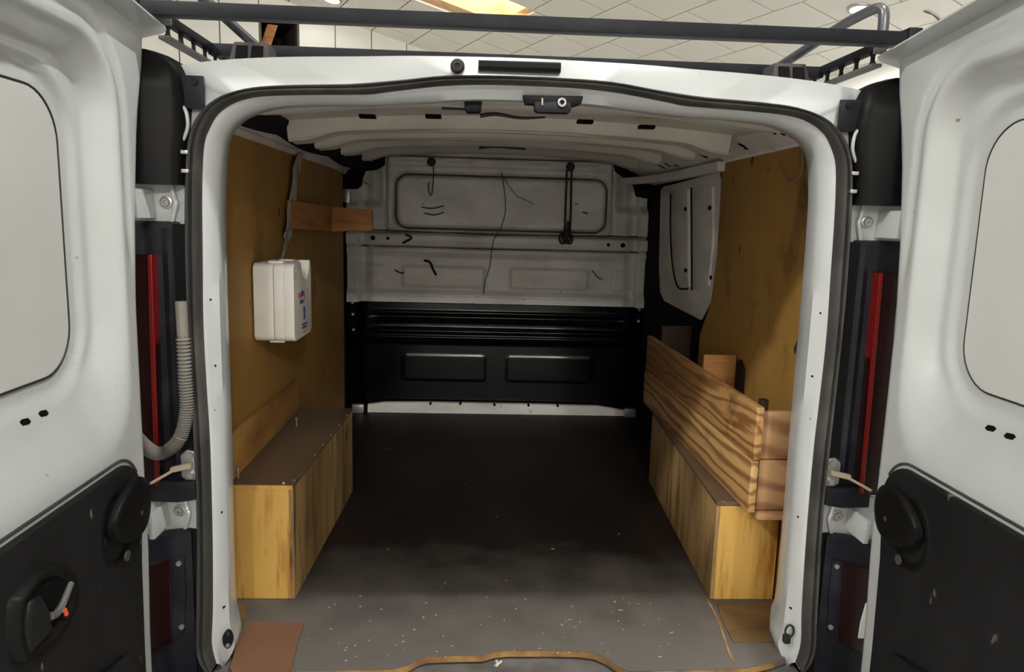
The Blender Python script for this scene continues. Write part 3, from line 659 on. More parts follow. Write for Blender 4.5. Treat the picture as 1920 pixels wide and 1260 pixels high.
# ---- pillars with lamps, hinges and door checks, both sides
def pillar(sg):
    P = lambda pts, y: [Vector((sg * x, y, z)) for x, z in pts]
    T = lambda x, y, z: Vector((sg * x, y, z))
    def xi(z):
        tb = [(1.155, .751), (1.22, .749), (1.265, .741), (1.332, .737), (1.376, .743), (1.405, .752), (1.42, .764), (1.432, .79), (1.437, .81)]
        for (a, xa), (c_, xc) in zip(tb, tb[1:]):
            if z <= c_: return xa + (xc - xa) * max(0, (z - a) / (c_ - a))
        return tb[-1][1]
    def cv(u, v):
        z = 1.155 + .282 * v; a = xi(z); x = a + (.95 - a) * u
        e = max(0, 1 - ((.90 - x) / (.90 - .735)) ** 2) if x < .90 else 1
        y = .012 - .02 * min(1, u * 12) - .045 * sqrt(e) * (1 - ss(1.36, 1.45, z) * .75)
        return T(x, y, z)
    cg = MB().grid(cv, 24, 30)
    for v in (0, 1): cg.loft([[cv(k / 24, v) for k in range(25)], [Vector((cv(k / 24, v).x, .03, cv(k / 24, v).z)) for k in range(25)]])
    cg.loft([[cv(0, k / 30) for k in range(31)], [Vector((cv(0, k / 30).x, .03, cv(0, k / 30).z)) for k in range(31)]])
    obj('pillar_cover', cg, 'coverplastic', van, smooth=60)
    obj('cover_foot', MB().box(*sorted((sg * .741, sg * .775)), -.004, .03, 1.157, 1.215), 'coverplastic', van, bevel=.003)
    pl = obj('bracket_plate', MB().box(*sorted((sg * .705, sg * .775)), -.012, .0, 1.318, 1.388), 'trimplastic', van, bevel=.003)
    obj('rubber_stop', MB().cyl(T(.722, -.012, 1.375), T(.722, -.017, 1.375), .007, 14), 'trimplastic', pl)
    obj('pillar_rib', MB().tube(smooth_path([T(.752, -.012, 1.325), T(.742, -.014, 1.31), T(.740, -.014, 1.28), T(.75, -.012, 1.255), T(.76, -.01, 1.245)]), .004, 8), 'paint', van)
    for z in (1.225, 1.185):
        obj('cover_clip', MB().box(*sorted((sg * .737, sg * .752)), -.03, .0, z - .004, z + .004), 'zinc', van, bevel=.001)
    for zc, h in ((1.117, .08), (.393, .075)):
        hg = obj('hinge', MB().prism(P([(.745, zc - h / 2 - .01), (.90, zc - h / 2 - .01), (.90, zc + h / 2 + .01), (.745, zc + h / 2 + .01)], .012), (0, .03, 0)), 'paint', van, bevel=.004)
        obj('hinge_rib', MB().tube(smooth_path([T(.79, .006, zc + h / 2 + .006), T(.782, .0, zc + .012), T(.776, -.004, zc - .002), T(.782, 0, zc - .02), T(.79, .006, zc - h / 2 - .006)]), .005, 8), 'paint', hg)
        n = 20; c = T(.803, .012, zc)
        obj('hinge_bolt', MB().loft([[c + Vector((cos(2 * pi * k / n) * r_, -y, sin(2 * pi * k / n) * r_)) for k in range(n)] for r_, y in ((.014, 0), (.014, .004), (.010, .005), (.0085, .009), (.0045, .009), (.003, .005))], True, True), 'steel', hg)
        obj('hinge_arm', MB().prism(P([(.825, zc - h * .45), (.838, zc - h * .45), (.842, zc + h * .3), (.83, zc + h * .34)], .01), (0, -.09, 0)), 'paint', hg, bevel=.003)
    obj('pillar_recess', MB().box(*sorted((sg * .744, sg * .785)), -.006, .03, .47, 1.07), 'black', van, smooth=0)
    tr = [(.774, .47), (.772, 1.075), (.95, 1.075), (.95, .47)]
    pt = obj('pillar_trim', MB().prism(P(tr, .03), (0, -.035, 0)), 'trimplastic', van, bevel=.008)
    obj('trim_ridge', MB().loft([[T(.785 + .002 * k, -.004, z), T(.797 + .002 * k, -.012, z), T(.812, -.004, z)] for k, z in ((0, .50), (0, .8), (-1, 1.06))]), 'trimplastic', pt)
    lp = obj('tail_lamp', MB().prism(P([(.826, .468), (.90, .46), (.90, 1.004), (.820, 1.003), (.823, .8)], -.004), (0, -.03, 0)), 'darkred', van, bevel=.003)
    obj('red_lens_edge', MB().prism(P([(.828, .47), (.838, .47), (.833, .8), (.829, 1.002), (.820, 1.002), (.823, .8)], -.004), (0, -.034, 0)), 'redlens', lp, bevel=.002)
    # black lower hinge guard
    obj('hinge_guard', MB().prism(P([(.75, .435), (.75, .478), (.785, .478), (.86, .488), (.86, .43), (.79, .428)], .02), (0, -.05, 0)), 'trimplastic', van, bevel=.004)
    # door check: bracket, arm
    ck = obj('check_bracket', MB().prism(P([(.748, .478), (.748, .548), (.772, .552), (.786, .538), (.786, .486), (.775, .478)], -.005), (0, -.012, 0)), 'steel', van, bevel=.005)
    for z in (.54, .492):
        obj('bracket_bolt', MB().cyl(T(.762, -.015, z), T(.762, -.025, z), .007, 12), 'steel', ck)
    obj('check_arm', MB().hexa([T(.757, -.02, .512), T(.757, -.02, .524), T(.80, -.03, .516), T(.80, -.03, .504), T(.757, -.03, .512), T(.757, -.03, .524), T(.80, -.042, .516), T(.80, -.042, .504)]).tube([T(.79, -.03, .511), T(.82, -.10, .500)], .0035, 8), 'wire', ck)
    # bumper corner with lower lamp
    obj('corner_recess', MB().box(*sorted((sg * .748, sg * .78)), -.006, .03, -.3, .35), 'black', van, smooth=0)
    lt_ = obj('bumper_corner', MB().prism(P([(.768, -.3), (.768, .352), (.80, .348), (.95, .315), (.95, -.3)], .03), (0, -.045, 0)), 'trimplastic', van, bevel=.010)
    lm = obj('lower_lamp', MB().prism(P([(.786, .292), (.92, .262), (.92, .03), (.865, .046), (.812, .078), (.793, .097), (.785, .2)], -.010), (0, -.012, 0)), 'trimplastic', van, bevel=.003)
    obj('dark_red_lens', MB().prism(P([(.813, .284), (.92, .26), (.92, .034), (.866, .05), (.822, .075), (.817, .18)], -.014), (0, -.013, 0)), 'darkred', lm, bevel=.003)
    if sg > 0:
        obj('clear_lens', MB().prism(P([(.868, .085), (.92, .085), (.92, .19), (.878, .18), (.87, .13)], -.016), (0, -.014, 0)), 'clearlens', lm, bevel=.003)
    for z in (.275, .113):
        obj('lamp_screw', MB().cyl(T(.797, -.02, z), T(.797, -.027, z), .006, 12), 'zinc', lm)
for sg in (-1, 1): pillar(sg)
# cable hose on the left pillar
hp = smooth_path([(-.762, -.035, .90), (-.761, -.035, .83), (-.760, -.035, .73), (-.760, -.036, .65), (-.774, -.04, .59), (-.800, -.05, .56), (-.822, -.065, .56), (-.842, -.085, .59), (-.86, -.10, .63)], 24)
obj('cable_hose', MB().tube(hp, lambda t: .0135 + .0025 * (1 if int(t * 190) % 2 else -1) if t > .14 else .0125, 12), 'hose', van, smooth=20)
def tie(px, py, sg):
    c = U(px, py, Y=.012); n = 20
    return c, [c + Vector((cos(2 * pi * k / n) * .011, -.004, sin(2 * pi * k / n) * .017)) for k in range(n)]
c, pth = tie(1479, 1182, 1); tr_ = obj('tie_down_ring', MB().tube(pth, .0028, 8, True), 'cord', van); obj('ring_mount', MB().box(c.x - .012, c.x + .004, .004, .02, c.z - .034, c.z - .012), 'cord', tr_, bevel=.003)
c, pth = tie(428, 1197, -1)
b = MB(); b.loft([[c + Vector((cos(2 * pi * k / 20) * rx, y, sin(2 * pi * k / 20) * rx * 1.9)) for k in range(20)] for rx, y in ((.012, .004), (.012, -.008), (.009, -.012), (.004, -.012))], True, True)
tr_ = obj('tie_down_plug', b, 'trimplastic', van); obj('plug_pin', MB().cyl(c + Vector((.003, -.012, -.01)), c + Vector((.003, -.016, -.01)), .005, 10), 'zinc', tr_)

# ---- rear doors (opened at a right angle)
FX, HX = .820, .885                      # flange face, pocket face
OR_ = (.165, .74, .615, 1.418, .13); FR_ = (.200, .70, .775, 1.375, .11); WR_ = (.268, .66, .795, 1.305, .09)
S0, S1, Z0, Z1 = .105, .80, -.36, 1.497
_ed = [(-.4, .135), (.17, .125), (.36, .112), (.67, .113), (.90, .112), (1.09, .095), (1.28, .066), (1.40, .03), (1.50, .012)]
def edge_s(z):
    for (a, sa_), (c_, sc_) in zip(_ed, _ed[1:]):
        if z <= c_: return sa_ + (sc_ - sa_) * max(0, (z - a) / (c_ - a))
    return _ed[-1][1]
def doorx(s, z):
    do = rr(s, z, *OR_); di = rr(s, z, *FR_)
    if do >= 0: f = 0
    elif di <= 0: f = 1
    else: f = -do / (-do + di)
    f = ss(0, 1, f) * .7 + f * .3
    x = FX + (HX - FX - .012) * f
    dw = rr(s, z, *WR_); x += .012 * ss(.045, .030, dw)
    x += .007 * math.exp(-((do - .030) / .010) ** 2) * ss(.95, 1.1, z)       # bead round the pocket
    x += .006 * ss(.012, 0, s - edge_s(z)) + .016 * ss(S1 - .02, S1, s)              # rolled edges
    x += .010 * ss(.20, .10, abs(z - 1.33)) * ss(.02, 0, s - S0) * 0
    return x
def topz(s): return 1.468 + .10 * min(s, .5) - .06 * max(0, s - .5)
def rear_door(sg):
    NU, NV = 110, 190
    def fn(u, v):
        z = Z0 + (topz(.03 + (S1 - .03) * u) - Z0) * v; e0 = edge_s(z)
        s = e0 + (S1 - e0) * u
        return Vector((sg * doorx(s, z), -s, z))
    g = MB().grid(fn, NU, NV)
    # outer skin and edges
    rim = [fn(k / 40, 1) for k in range(41)]
    ot = lambda s, z: Vector((sg * (.935 + .02 * ss(1.0, .3, z) - .03 * ss(1.1, 1.5, z)), -s, z))
    def fo(u, v):
        p = fn(u, v); return ot(-p.y, p.z)
    g.grid(fo, 12, 24)
    for u in (0, 1):
        g.loft([[fn(u, k / 24) for k in range(25)], [fo(u, k / 24) for k in range(25)]])
    g.loft([[fn(k / 40, 0) for k in range(41)], [fo(k / 40, 0) for k in range(41)]])
    # overhanging top lip
    lip = []
    for k in range(41):
        s = -.012 + (S1 + .012) * (k / 40) ** 1.4; z = topz(s) + .004
        i_ = .772 + .045 * (1 - sqrt(min(1, (s + .012) / .035)))
        lip.append([Vector((sg * (FX + .035), -s, z - .010)), Vector((sg * i_, -s, z + .002)), Vector((sg * i_, -s, z + .006)), Vector((sg * .94, -s, z + .016)), Vector((sg * .94, -s, z - .002))])
    g.loft(lip, True, True)
    side = 'left' if sg < 0 else 'right'
    d = lab(obj('rear_door', g, 'paint', van, smooth=50), 'white %s rear door, swung open' % side)
    wx = HX + .001
    wp = rrpts(*WR_, 10)
    obj('window_panel', MB().prism([Vector((sg * (wx - .004), -s, z)) for s, z in wp], (sg * .004, 0, 0)), 'panel', d, bevel=.001, seg=1)
    obj('window_seal', MB().tube([Vector((sg * (wx - .003), -s, z)) for s, z in rrpts(WR_[0] - .002, WR_[1] + .002, WR_[2] - .002, WR_[3] + .002, WR_[4], 10)], .0024 if sg < 0 else .0013, 6, True), 'cord', d)
    # drain slots
    for px, py in (((82, 775), (48, 791)) if sg < 0 else ((1857, 803), (1893, 818))):
        for it in range(1):
            X = FX + .04
            for _ in range(6):
                p = U(px, py, X=sg * X); X = doorx(-p.y, p.z) - .0006
            nb = [Vector((sg * (doorx(-p.y + a, p.z + c_) - .0006), p.y - a, p.z + c_)) for a, c_ in ((-.014, -.003), (-.006, -.006), (.010, -.004), (.014, .003), (.006, .006), (-.010, .004))]
            obj('drain_slot', MB().prism(nb, (sg * .004, 0, 0)), 'hole', d, smooth=0)
    # black lower trim
    tx = .812; zt_ = .588
    tp = [(.80, zt_)] + [(.245 - .085 * sin(radians(a)) + .0, zt_ - .085 + .085 * cos(radians(a))) for a in range(0, 91, 10)] + [(.178, .36), (.186, .15), (.190, -.34), (.80, -.34)]
    if sg > 0: tp = [(s + .0, z + .012) for s, z in tp]
    tr = obj('trim_panel', MB().prism([Vector((sg * (FX + .006), -s, z)) for s, z in tp], (sg * -.018, 0, 0)), 'blackplastic', d, bevel=.009, seg=3)
    obj('trim_gasket', MB().tube(smooth_path([Vector((sg * (FX - .001), -s, z)) for s, z in [(q, zt_ + .010 + (.012 if sg > 0 else 0)) for q in (.80, .6, .4, .32, .28)] + [(.245 - .093 * sin(radians(a)), zt_ - .085 + (.012 if sg > 0 else 0) + .095 * cos(radians(a))) for a in range(0, 61, 12)]], 3), .003, 6), 'rubber', d)
    # lower map pocket swelling
    pk = [(.23, -.30), (.22, .12), (.28, .205), (.36, .22), (.78, .36), (.80, -.30)]
    obj('trim_pocket', MB().pillow([Vector((sg * (tx - .008), -s, z)) for s, z in pk], (sg * -.004, 0, 0), .018, 4), 'blackplastic', d, smooth=60)
    # check-strap pod and its dished recess
    n = 28
    rc = [(.285 + .062 * cos(2 * pi * k / n), .475 + .078 * sin(2 * pi * k / n)) for k in range(n)]
    obj('pod_dish', MB().loft([[Vector((sg * (.8115 - y), -(.285 + (s - .285) * f), .475 + (z - .475) * f)) for s, z in rc] for f, y in ((1.12, -.006), (1.0, .004), (.92, .007), (.8, .004), (.5, -.0), (.05, -.0))], True, False), 'coverplastic', d, smooth=60)
    pod = [U(x, y, X=.786) for x, y in ((1662, 901), (1676, 911), (1692, 930), (1706, 953), (1716, 978), (1718, 1000), (1709, 1015), (1692, 1021), (1672, 1015), (1654, 1002), (1643, 980), (1639, 952), (1641, 924), (1649, 906))]
    rc = smooth_path([(-p.y, 0, p.z - .008) for p in pod + pod[:1]], 3)[:-1]
    obj('strap_pod', MB().pillow([Vector((sg * .800, -p.x, p.z)) for p in rc], (sg * -.012, 0, 0), .007, 6), 'coverplastic', d, smooth=50)
    q_ = U(1661, 966, X=.782); pc = Vector((sg * .7835, q_.y, q_.z - .008))
    obj('pod_screw', MB().cyl(pc, pc + Vector((sg * -.003, 0, 0)), .006, 12), 'footgrey', d)
    obj('trim_plug', MB().cyl(Vector((sg * .80, -.265, .41)), Vector((sg * .797, -.265, .41)), .011, 14), 'rubber', d)
    if sg < 0:
        # inside handle in an oval dish
        hx = .800; HS = .058; oc = [(s, z) for s, z in ((.555, .50), (.50, .515), (.445, .50), (.41, .465), (.405, .43), (.43, .405), (.49, .395), (.55, .405), (.565, .45))]
        oc = [(p.x + HS, p.z) for p in smooth_path([(s, 0, z) for s, z in oc + oc[:1]], 4)[:-1]]
        mc, mz = sum(s for s, z in oc) / len(oc), sum(z for s, z in oc) / len(oc)
        hd_ = obj('handle_bezel', MB().loft([[Vector((sg * (hx + y), -(mc + (s - mc) * f), mz + (z - mz) * f)) for s, z in oc] for f, y in ((1.14, .008), (1.06, -.008), (.98, -.011), (.90, -.008), (.80, .0), (.74, .004))], True), 'coverplastic', d, smooth=60)
        obj('handle_cavity', MB().prism([Vector((sg * (hx - .0015), -(mc + (s - mc) * .86), mz + (z - mz) * .86)) for s, z in oc], (sg * .006, 0, 0)), 'hole', d, smooth=0)
        obj('handle_cup', MB().pillow([Vector((sg * (hx - .001), -s - HS, z)) for s, z in ((.548, .407), (.480, .407), (.488, .45), (.505, .485), (.535, .49), (.552, .46))], (sg * -.004, 0, 0), .006, 4), 'blackplastic', d, smooth=60)
        obj('handle_lever', MB().tube(smooth_path([Vector((sg * (hx - .006), -s - HS, z)) for s, z in ((.485, .437), (.468, .432), (.45, .437), (.432, .45), (.418, .462))]), lambda t: .007 - .002 * t, 8), 'rackgrey', d)
        obj('lock_marker', MB().tube([Vector((sg * (hx - .010), -s - HS, z)) for s, z in ((.458, .432), (.45, .43), (.446, .418))], .0035, 8), 'red', d)
    return d
for sg in (-1, 1): rear_door(sg)

# ================================================================== ROOF RACK
rack = thing('roof_rack', 'dark steel roof rack with slotted side rails on the white van roof', 'roof rack', (0, .4, 1.46))
RX = .80
fb_ = MB().box(-RX, RX, -.088, -.054, 1.491, 1.519)
obj('rear_bar', fb_, 'rack', rack, bevel=.002)
for sg in (-1, 1):
    obj('bar_end_cap', MB().box(*sorted((sg * RX, sg * (RX + .03))), -.091, -.051, 1.488, 1.527), 'rack', rack, bevel=.003)
obj('cross_bar', MB().box(-RX, RX, .30, .335, 1.494, 1.522), 'rack', rack, bevel=.002)
for y in (1.1, 1.9):
    obj('cross_bar', MB().box(-RX, RX, y, y + .035, 1.494, 1.522), 'rack', rack, bevel=.002)
for sg in (-1, 1):
    x0, x1 = sorted((sg * (RX - .012), sg * (RX + .012)))
    obj('side_rail', MB().box(x0, x1, -.054, 2.1, 1.504, 1.522), 'rack', rack, bevel=.002)
    obj('lower_flange', MB().box(x0, x1, .03, 2.1, 1.469, 1.477), 'rackgrey', rack, bevel=.001)
    for k in range(18):
        y = .05 + k * .075
        obj('rail_web', MB().prism([Vector((sg * (RX - .004), y - .012, 1.504)), Vector((sg * (RX - .004), y - .005, 1.495)), Vector((sg * (RX - .004), y - .005, 1.485)), Vector((sg * (RX - .004), y - .014, 1.477)), Vector((sg * (RX - .004), y + .014, 1.477)), Vector((sg * (RX - .004), y + .005, 1.485)), Vector((sg * (RX - .004), y + .005, 1.495)), Vector((sg * (RX - .004), y + .012, 1.504))], (sg * .006, 0, 0)), 'rack', rack, smooth=0)
    pts = [(sg * .672, .34, 1.512), (sg * .692, .22, 1.532), (sg * .718, .05, 1.560), (sg * .740, -.04, 1.572), (sg * .749, -.062, 1.568), (sg * .752, -.070, 1.552), (sg * .753, -.070, 1.51)]
    obj('ladder_hoop', MB().tube(smooth_path(pts, 6), .0115, 12), 'tube', rack)
    obj('hoop_bracket', MB().box(*sorted((sg * (RX - .04), sg * (RX - .012))), -.03, -.022, 1.484, 1.506), 'rackgrey', rack, bevel=.003)
    # plastic foot with two pockets
    fx = sg * .655; base = 1.444
    A = lambda x, y, z: Vector((fx + x, y, z))
    ft = obj('rack_foot', MB().hexa([A(-.052, .15, base - .01), A(.052, .15, base - .01), A(.046, .25, base - .01), A(-.046, .25, base - .01), A(-.040, .17, base + .056), A(.040, .17, base + .056), A(.040, .245, base + .056), A(-.040, .245, base + .056)]), 'footgrey', rack, bevel=.005)
    for k in (-1, 1):
        obj('foot_pocket', MB().hexa([A(k * .018 - .014, .1515, base + .012), A(k * .018 + .014, .1515, base + .012), A(k * .018 + .014, .19, base + .012), A(k * .018 - .014, .19, base + .012), A(k * .018 - .013, .1625, base + .046), A(k * .018 + .013, .1625, base + .046), A(k * .018 + .013, .19, base + .046), A(k * .018 - .013, .19, base + .046)]), 'hole', ft, smooth=0)

# ================================================================== THINGS IN THE LOAD SPACE
# left wheel-arch box
t = thing('plywood_box', 'long low plywood box on the left with dark stained lid', 'box', (-.70, .315, .001))
zb = .345; L0, L1 = Vector((-.624, .315, 0)), Vector((-.588, 1.175, 0))
obj('front_panel', MB().box(-.795, -.624, .315, .327, .001, zb - .012), 'ply', t, bevel=.001, seg=1)
obj('side_panel', MB().hexa([(L0.x, .3155, .001), (L0.x + .012, .3155, .001), (L1.x, 1.17, .001), (L1.x - .012, 1.17, .001), (L0.x, .3155, zb - .012), (L0.x + .012, .3155, zb - .012), (L1.x, 1.17, zb - .012), (L1.x - .012, 1.17, zb - .012)]), 'plyside', t, bevel=.001, seg=1)
obj('end_panel', MB().box(-.795, -.60, 1.158, 1.17, .001, zb - .012), 'plyside', t, smooth=0)
obj('lid', MB().prism([(-.796, .312, zb - .0115), (L0.x + .013, .312, zb - .0115), (L1.x + .001, 1.172, zb - .0115), (-.796, 1.172, zb - .0115)], (0, 0, .012)), 'plytop', t, bevel=.001, seg=1)
obj('lid_edge', MB().box(-.796, -.612, .3105, .3125, zb - .0125, zb - .0005), 'ply', t, smooth=0)
for px, py in ((536, 906), (541, 1031), (547, 1128)):
    c = U(px, py, Y=.3145); c.z = max(c.z, .008); obj('screw', MB().cyl(c + Vector((-.006, .002, 0)), c + Vector((-.006, -.0015, 0)), .0035, 10), 'zinc', t)
for f in (.03, .3, .42, .55, .7, .85):
    c = L0.lerp(L1, f); obj('screw', MB().cyl(Vector((c.x + .005, c.y + .01, zb)), Vector((c.x + .005, c.y + .01, zb + .0018)), .0035, 10), 'zinc', t)
for px, py in ((447, 897), (556, 800)):
    c = U(px, py, Z=zb); nl = obj('nail', MB().cyl(Vector((c.x, c.y, zb)), Vector((c.x, c.y, zb + .03)), .0025, 8).cyl(Vector((c.x, c.y, zb + .03)), Vector((c.x, c.y, zb + .033)), .006, 10), 'steel', t)
# batten along the left wall above the box
b = MB().hexa([(-.803, .20, zb + .002), (-.785, .20, zb + .002), (-.785, 1.13, zb + .002), (-.803, 1.13, zb + .002), (-.803, .20, zb + .135), (-.788, .20, zb + .135), (-.788, 1.13, zb + .118), (-.803, 1.13, zb + .118)])
tag(obj('wooden_batten', b, 'batten', bevel=.002, base=(-.794, .2, zb + .002)), 'orange-brown wooden batten standing on edge along the left wall above the lidded box', 'plank')

# right wheel-arch box
t = thing('plywood_box', 'plywood box on the right carrying the plank tray', 'box', (.70, .315, .001))
zr = .305; R0, R1 = Vector((.617, .318, 0)), Vector((.655, 1.33, 0))
obj('front_panel', MB().box(.617, .795, .318, .330, .001, zr - .012), 'ply', t, bevel=.001, seg=1)
obj('side_panel', MB().hexa([(R0.x - .012, .3185, .001), (R0.x, .3185, .001), (R1.x + .012, 1.33, .001), (R1.x, 1.33, .001), (R0.x - .012, .3185, zr - .012), (R0.x, .3185, zr - .012), (R1.x + .012, 1.33, zr - .012), (R1.x, 1.33, zr - .012)]), 'plyside', t, bevel=.001, seg=1)
obj('end_panel', MB().box(.66, .795, 1.318, 1.33, .001, zr - .012), 'plyside', t, smooth=0)
obj('lid', MB().prism([(.604, .316, zr - .0115), (.796, .316, zr - .0115), (.796, 1.332, zr - .0115), (.655, 1.332, zr - .0115)], (0, 0, .012)), 'plytop', t, bevel=.001, seg=1)
for px, py in ((1352, 942), (1341, 1122)):
    c = U(px, py, Y=.3175); obj('screw', MB().cyl(c + Vector((.006, .002, 0)), c + Vector((.006, -.0015, 0)), .0035, 10), 'zinc', t)

# plank tray
t = thing('plank_tray', 'open tray of rough pine planks set on the right plywood box', 'tray', (.73, .26, zr + .001))
F0, B0 = Vector((.668, .235, 0)), Vector((.655, 1.50, 0))
dr = (B0 - F0).normalized(); nr = Vector((dr.y, -dr.x, 0))
def plank(z0, z1, s0=0, s1=None, th=.022, nm='side_plank', mt='plank'):
    s1 = s1 or (B0 - F0).length
    a, b_ = F0 + dr * s0, F0 + dr * s1
    if mt == 'plank2': a, b_ = a - nr * .004, b_ - nr * .004
    P = [a, b_, b_ + nr * th, a + nr * th]
    return obj(nm, MB().hexa([Vector((p.x, p.y, z0)) for p in P] + [Vector((p.x, p.y, z1)) for p in P]), mt, t, bevel=.003)
zm = zr + .153
plank(zr + .002, zm - .002, mt='plank2'); plank(zm + .002, zr + .305)
ex0 = F0.x + .024
for z0, z1 in ((zr + .006, zm - .001), (zm + .002, zr + .290)):
    obj('end_plank', MB().box(ex0, .797, .246, .268, z0, z1), 'plankend', t, bevel=.003)
obj('bottom_plank', MB().box(ex0, .797, .232, 1.48, zr - .012, zr + .0015) if False else MB().box(ex0, .797, .230, .316, zr - .018, zr + .003), 'plankend', t, bevel=.003)
obj('corner_post', MB().box(ex0 + .0, ex0 + .022, .270, .292, zr + .003, zr + .318), 'darkwood', t, bevel=.002)
obj('divider_plank', MB().box(.684, .797, .775, .797, zr + .002, zr + .352), 'orangewood', t, bevel=.002)
obj('divider_plank', MB().box(.676, .80, 1.33, 1.35, zr + .002, zr + .372), 'darkwood', t, bevel=.002)
obj('wall_slat', MB().prism([(.803, .735, zr + .10), (.803, .765, zr + .335), (.803, .735, zr + .345), (.803, .70, zr + .32), (.803, .69, zr + .10)], (-.010, 0, 0)), 'darkwood', t, bevel=.002)

# wooden bracket block on the left wall
t = thing('wooden_bracket', 'two short orange wooden blocks forming a bracket high on the left wall', 'bracket', (-.79, 1.4, 1.06))
q = lambda px, py, Y: U(px, py, Y=Y)
A1, A2 = U(553, 376, X=-.785), U(550, 428, X=-.785)
Yb = 1.62
B1, B2 = U(622, 388, Y=Yb), U(621, 434, Y=Yb)
obj('block', MB().hexa([(A2.x - .018, 1.06, A2.z), (A2.x, 1.06, A2.z), (B2.x, Yb, B2.z), (-.803, Yb, B2.z), (A1.x - .018, 1.06, A1.z), (A1.x, 1.06, A1.z), (B1.x, Yb, B1.z), (-.803, Yb, B1.z)]), 'orangewood', t, bevel=.002)
C1, C2 = U(697, 393, Y=Yb), U(698, 432, Y=Yb)
obj('arm', MB().hexa([(B2.x + .001, Yb, B2.z), (C2.x, Yb, C2.z), (C2.x, Yb + .04, C2.z), (B2.x + .001, Yb + .04, B2.z), (B1.x + .001, Yb, B1.z), (C1.x, Yb, C1.z), (C1.x, Yb + .04, C1.z), (B1.x + .001, Yb + .04, B1.z)]), 'orangewood', t, bevel=.002)

# white case hanging on the left wall
t = thing('white_case', 'white plastic carry case with blue and orange print hanging on the left wall', 'case', (-.74, .74, .70))
cy0, cy1, cz0, cz1 = .622, .865, .700, .946
def caseoutline(notch):
    p = rrpts(cy0, cy1, cz0, cz1, .022, 5)
    if notch:
        p = [(y, z) for y, z in p if not (z > cz1 - .023 and .66 < y < cy1 - .023)]
        out = []
        for y, z in p:
            out.append((y, z))
        # insert scooped grip into the top edge
        i = max(k for k, (y, z) in enumerate(out) if abs(z - cz1) < 1e-4 and y > (cy0 + cy1) / 2) if any(abs(z - cz1) < 1e-4 and y > (cy0 + cy1) / 2 for y, z in out) else None
        sc_ = [(.842, cz1 - .002), (.836, cz1 - .02), (.825, cz1 - .042), (.805, cz1 - .056), (.78, cz1 - .06), (.755, cz1 - .054), (.738, cz1 - .038), (.728, cz1 - .018), (.722, cz1)]
        out = out[:i + 1] + sc_ + out[i + 1:]
        return out
    return p
obj('back_shell', MB().prism([(-.80, y, z) for y, z in caseoutline(False)], (.062, 0, 0)), 'case', t, bevel=.006, seg=3)
obj('front_shell', MB().prism([(-.7365, y, z) for y, z in caseoutline(False)], (.030, 0, 0)), 'case', t, bevel=.004, seg=2)
obj('front_face', MB().prism([(-.708, y, z) for y, z in caseoutline(True)], (.034, 0, 0)), 'case', t, bevel=.003, seg=2)
for z, y, dz in ((cz0 - .006, cy0 + .022, .01), (cz1 - .004, cy0 + .024, .01), (cz1 - .004, cy0 + .15, .008)):
    obj('latch', MB().box(-.758, -.712, y, y + .035, z, z + dz), 'case', t, bevel=.002)
fx = -.6738
pr = lambda nm, pts, mt, r_=None: obj(nm, MB().prism([(fx, y, z) for y, z in pts], (.0008, 0, 0)), mt, t, smooth=0)
def bar(y0, y1, z0, z1): return [(y0, z0), (y1, z0), (y1, z1), (y0, z1)]
pr('print_word', bar(.676, .712, .832, .848), 'orangeprint')
pr('print_word', bar(.716, .748, .834, .852), 'blueprint')
pr('print_word', bar(.698, .735, .812, .825), 'blueprint')
ar = [(.742 + .022 * cos(a), .832 + .021 * sin(a)) for a in [radians(-110 + 12 * k) for k in range(15)]]
pr('print_arc', ar + [(.742 + (y - .742) * .78, .832 + (z - .832) * .78) for y, z in reversed(ar)], 'blueprint')
pr('print_triangle', [(.790, .832), (.793, .832), (.801, .850), (.811, .832), (.814, .832), (.803, .855), (.799, .855)], 'orangeprint')
pr('print_block', bar(.742, .766, .755, .798), 'blueprint')
pr('print_line', bar(.722, .790, .737, .743), 'blueprint'); pr('print_line', bar(.722, .790, .727, .733), 'blueprint')
pr('print_line', bar(.735, .772, .712, .717), 'orangeprint')
pr('stain', [(.632, .898), (.645, .896), (.652, .905), (.648, .918), (.636, .92)], 'yellowmark')

# strap and wire the case hangs from
t = thing('hanging_strap', 'grimy pale strap hanging from a roof wire above the white case', 'strap', (-.78, .9, .95))
sp = smooth_path([U(x, y, X=-.79) for x, y in ((563, 288), (556, 315), (551, 355), (545, 395), (541, 430), (535, 462), (527, 492))], 5)
wds = [.016 + .010 * sin(k * .35) ** 2 for k in range(len(sp))]; wds[-8:] = [.012, .011, .010, .008, .008, .007, .006, .005]
obj('strap_band', MB().loft([[p + Vector((0, -w_ * 2.0, 0)), p + Vector((0, w_ * 2.0, 0)), p + Vector((.003, w_ * 2.0, 0)), p + Vector((.003, -w_ * 2.0, 0))] for p, w_ in zip(sp, wds)], True, True), 'tape', t)
obj('hanger_wire', MB().tube(smooth_path([U(x, y, X=-.785) for x, y in ((556, 280), (563, 273), (572, 272), (570, 285), (567, 292))] + [U(578, 262, X=-.76), U(581, 254, X=-.74)], 5), .002, 6), 'wire', t)
w1 = [U(626, 250, X=-.72), U(635, 256, X=-.73), U(643, 262, X=-.735), U(643.5, 285, X=-.75), U(644, 308, X=-.77), U(644, 322, X=-.79)]
tag(obj('thin_wire', MB().tube(w1, .002, 6), 'wire', base=w1[-1]), 'thin straight wire dropping from the roof at the far end of the left lining', 'wire')
wl = smooth_path([U(x, y, X=.795) for x, y in ((1497, 254), (1502, 270), (1505, 295), (1504, 318), (1497, 335), (1484, 343), (1474, 338), (1466, 325), (1460, 310), (1456, 295))], 5)
tag(obj('wire_loop', MB().tube(wl, .0022, 6), 'wire', base=wl[0]), 'pale wire hanging in a loop on the right lining board', 'wire')

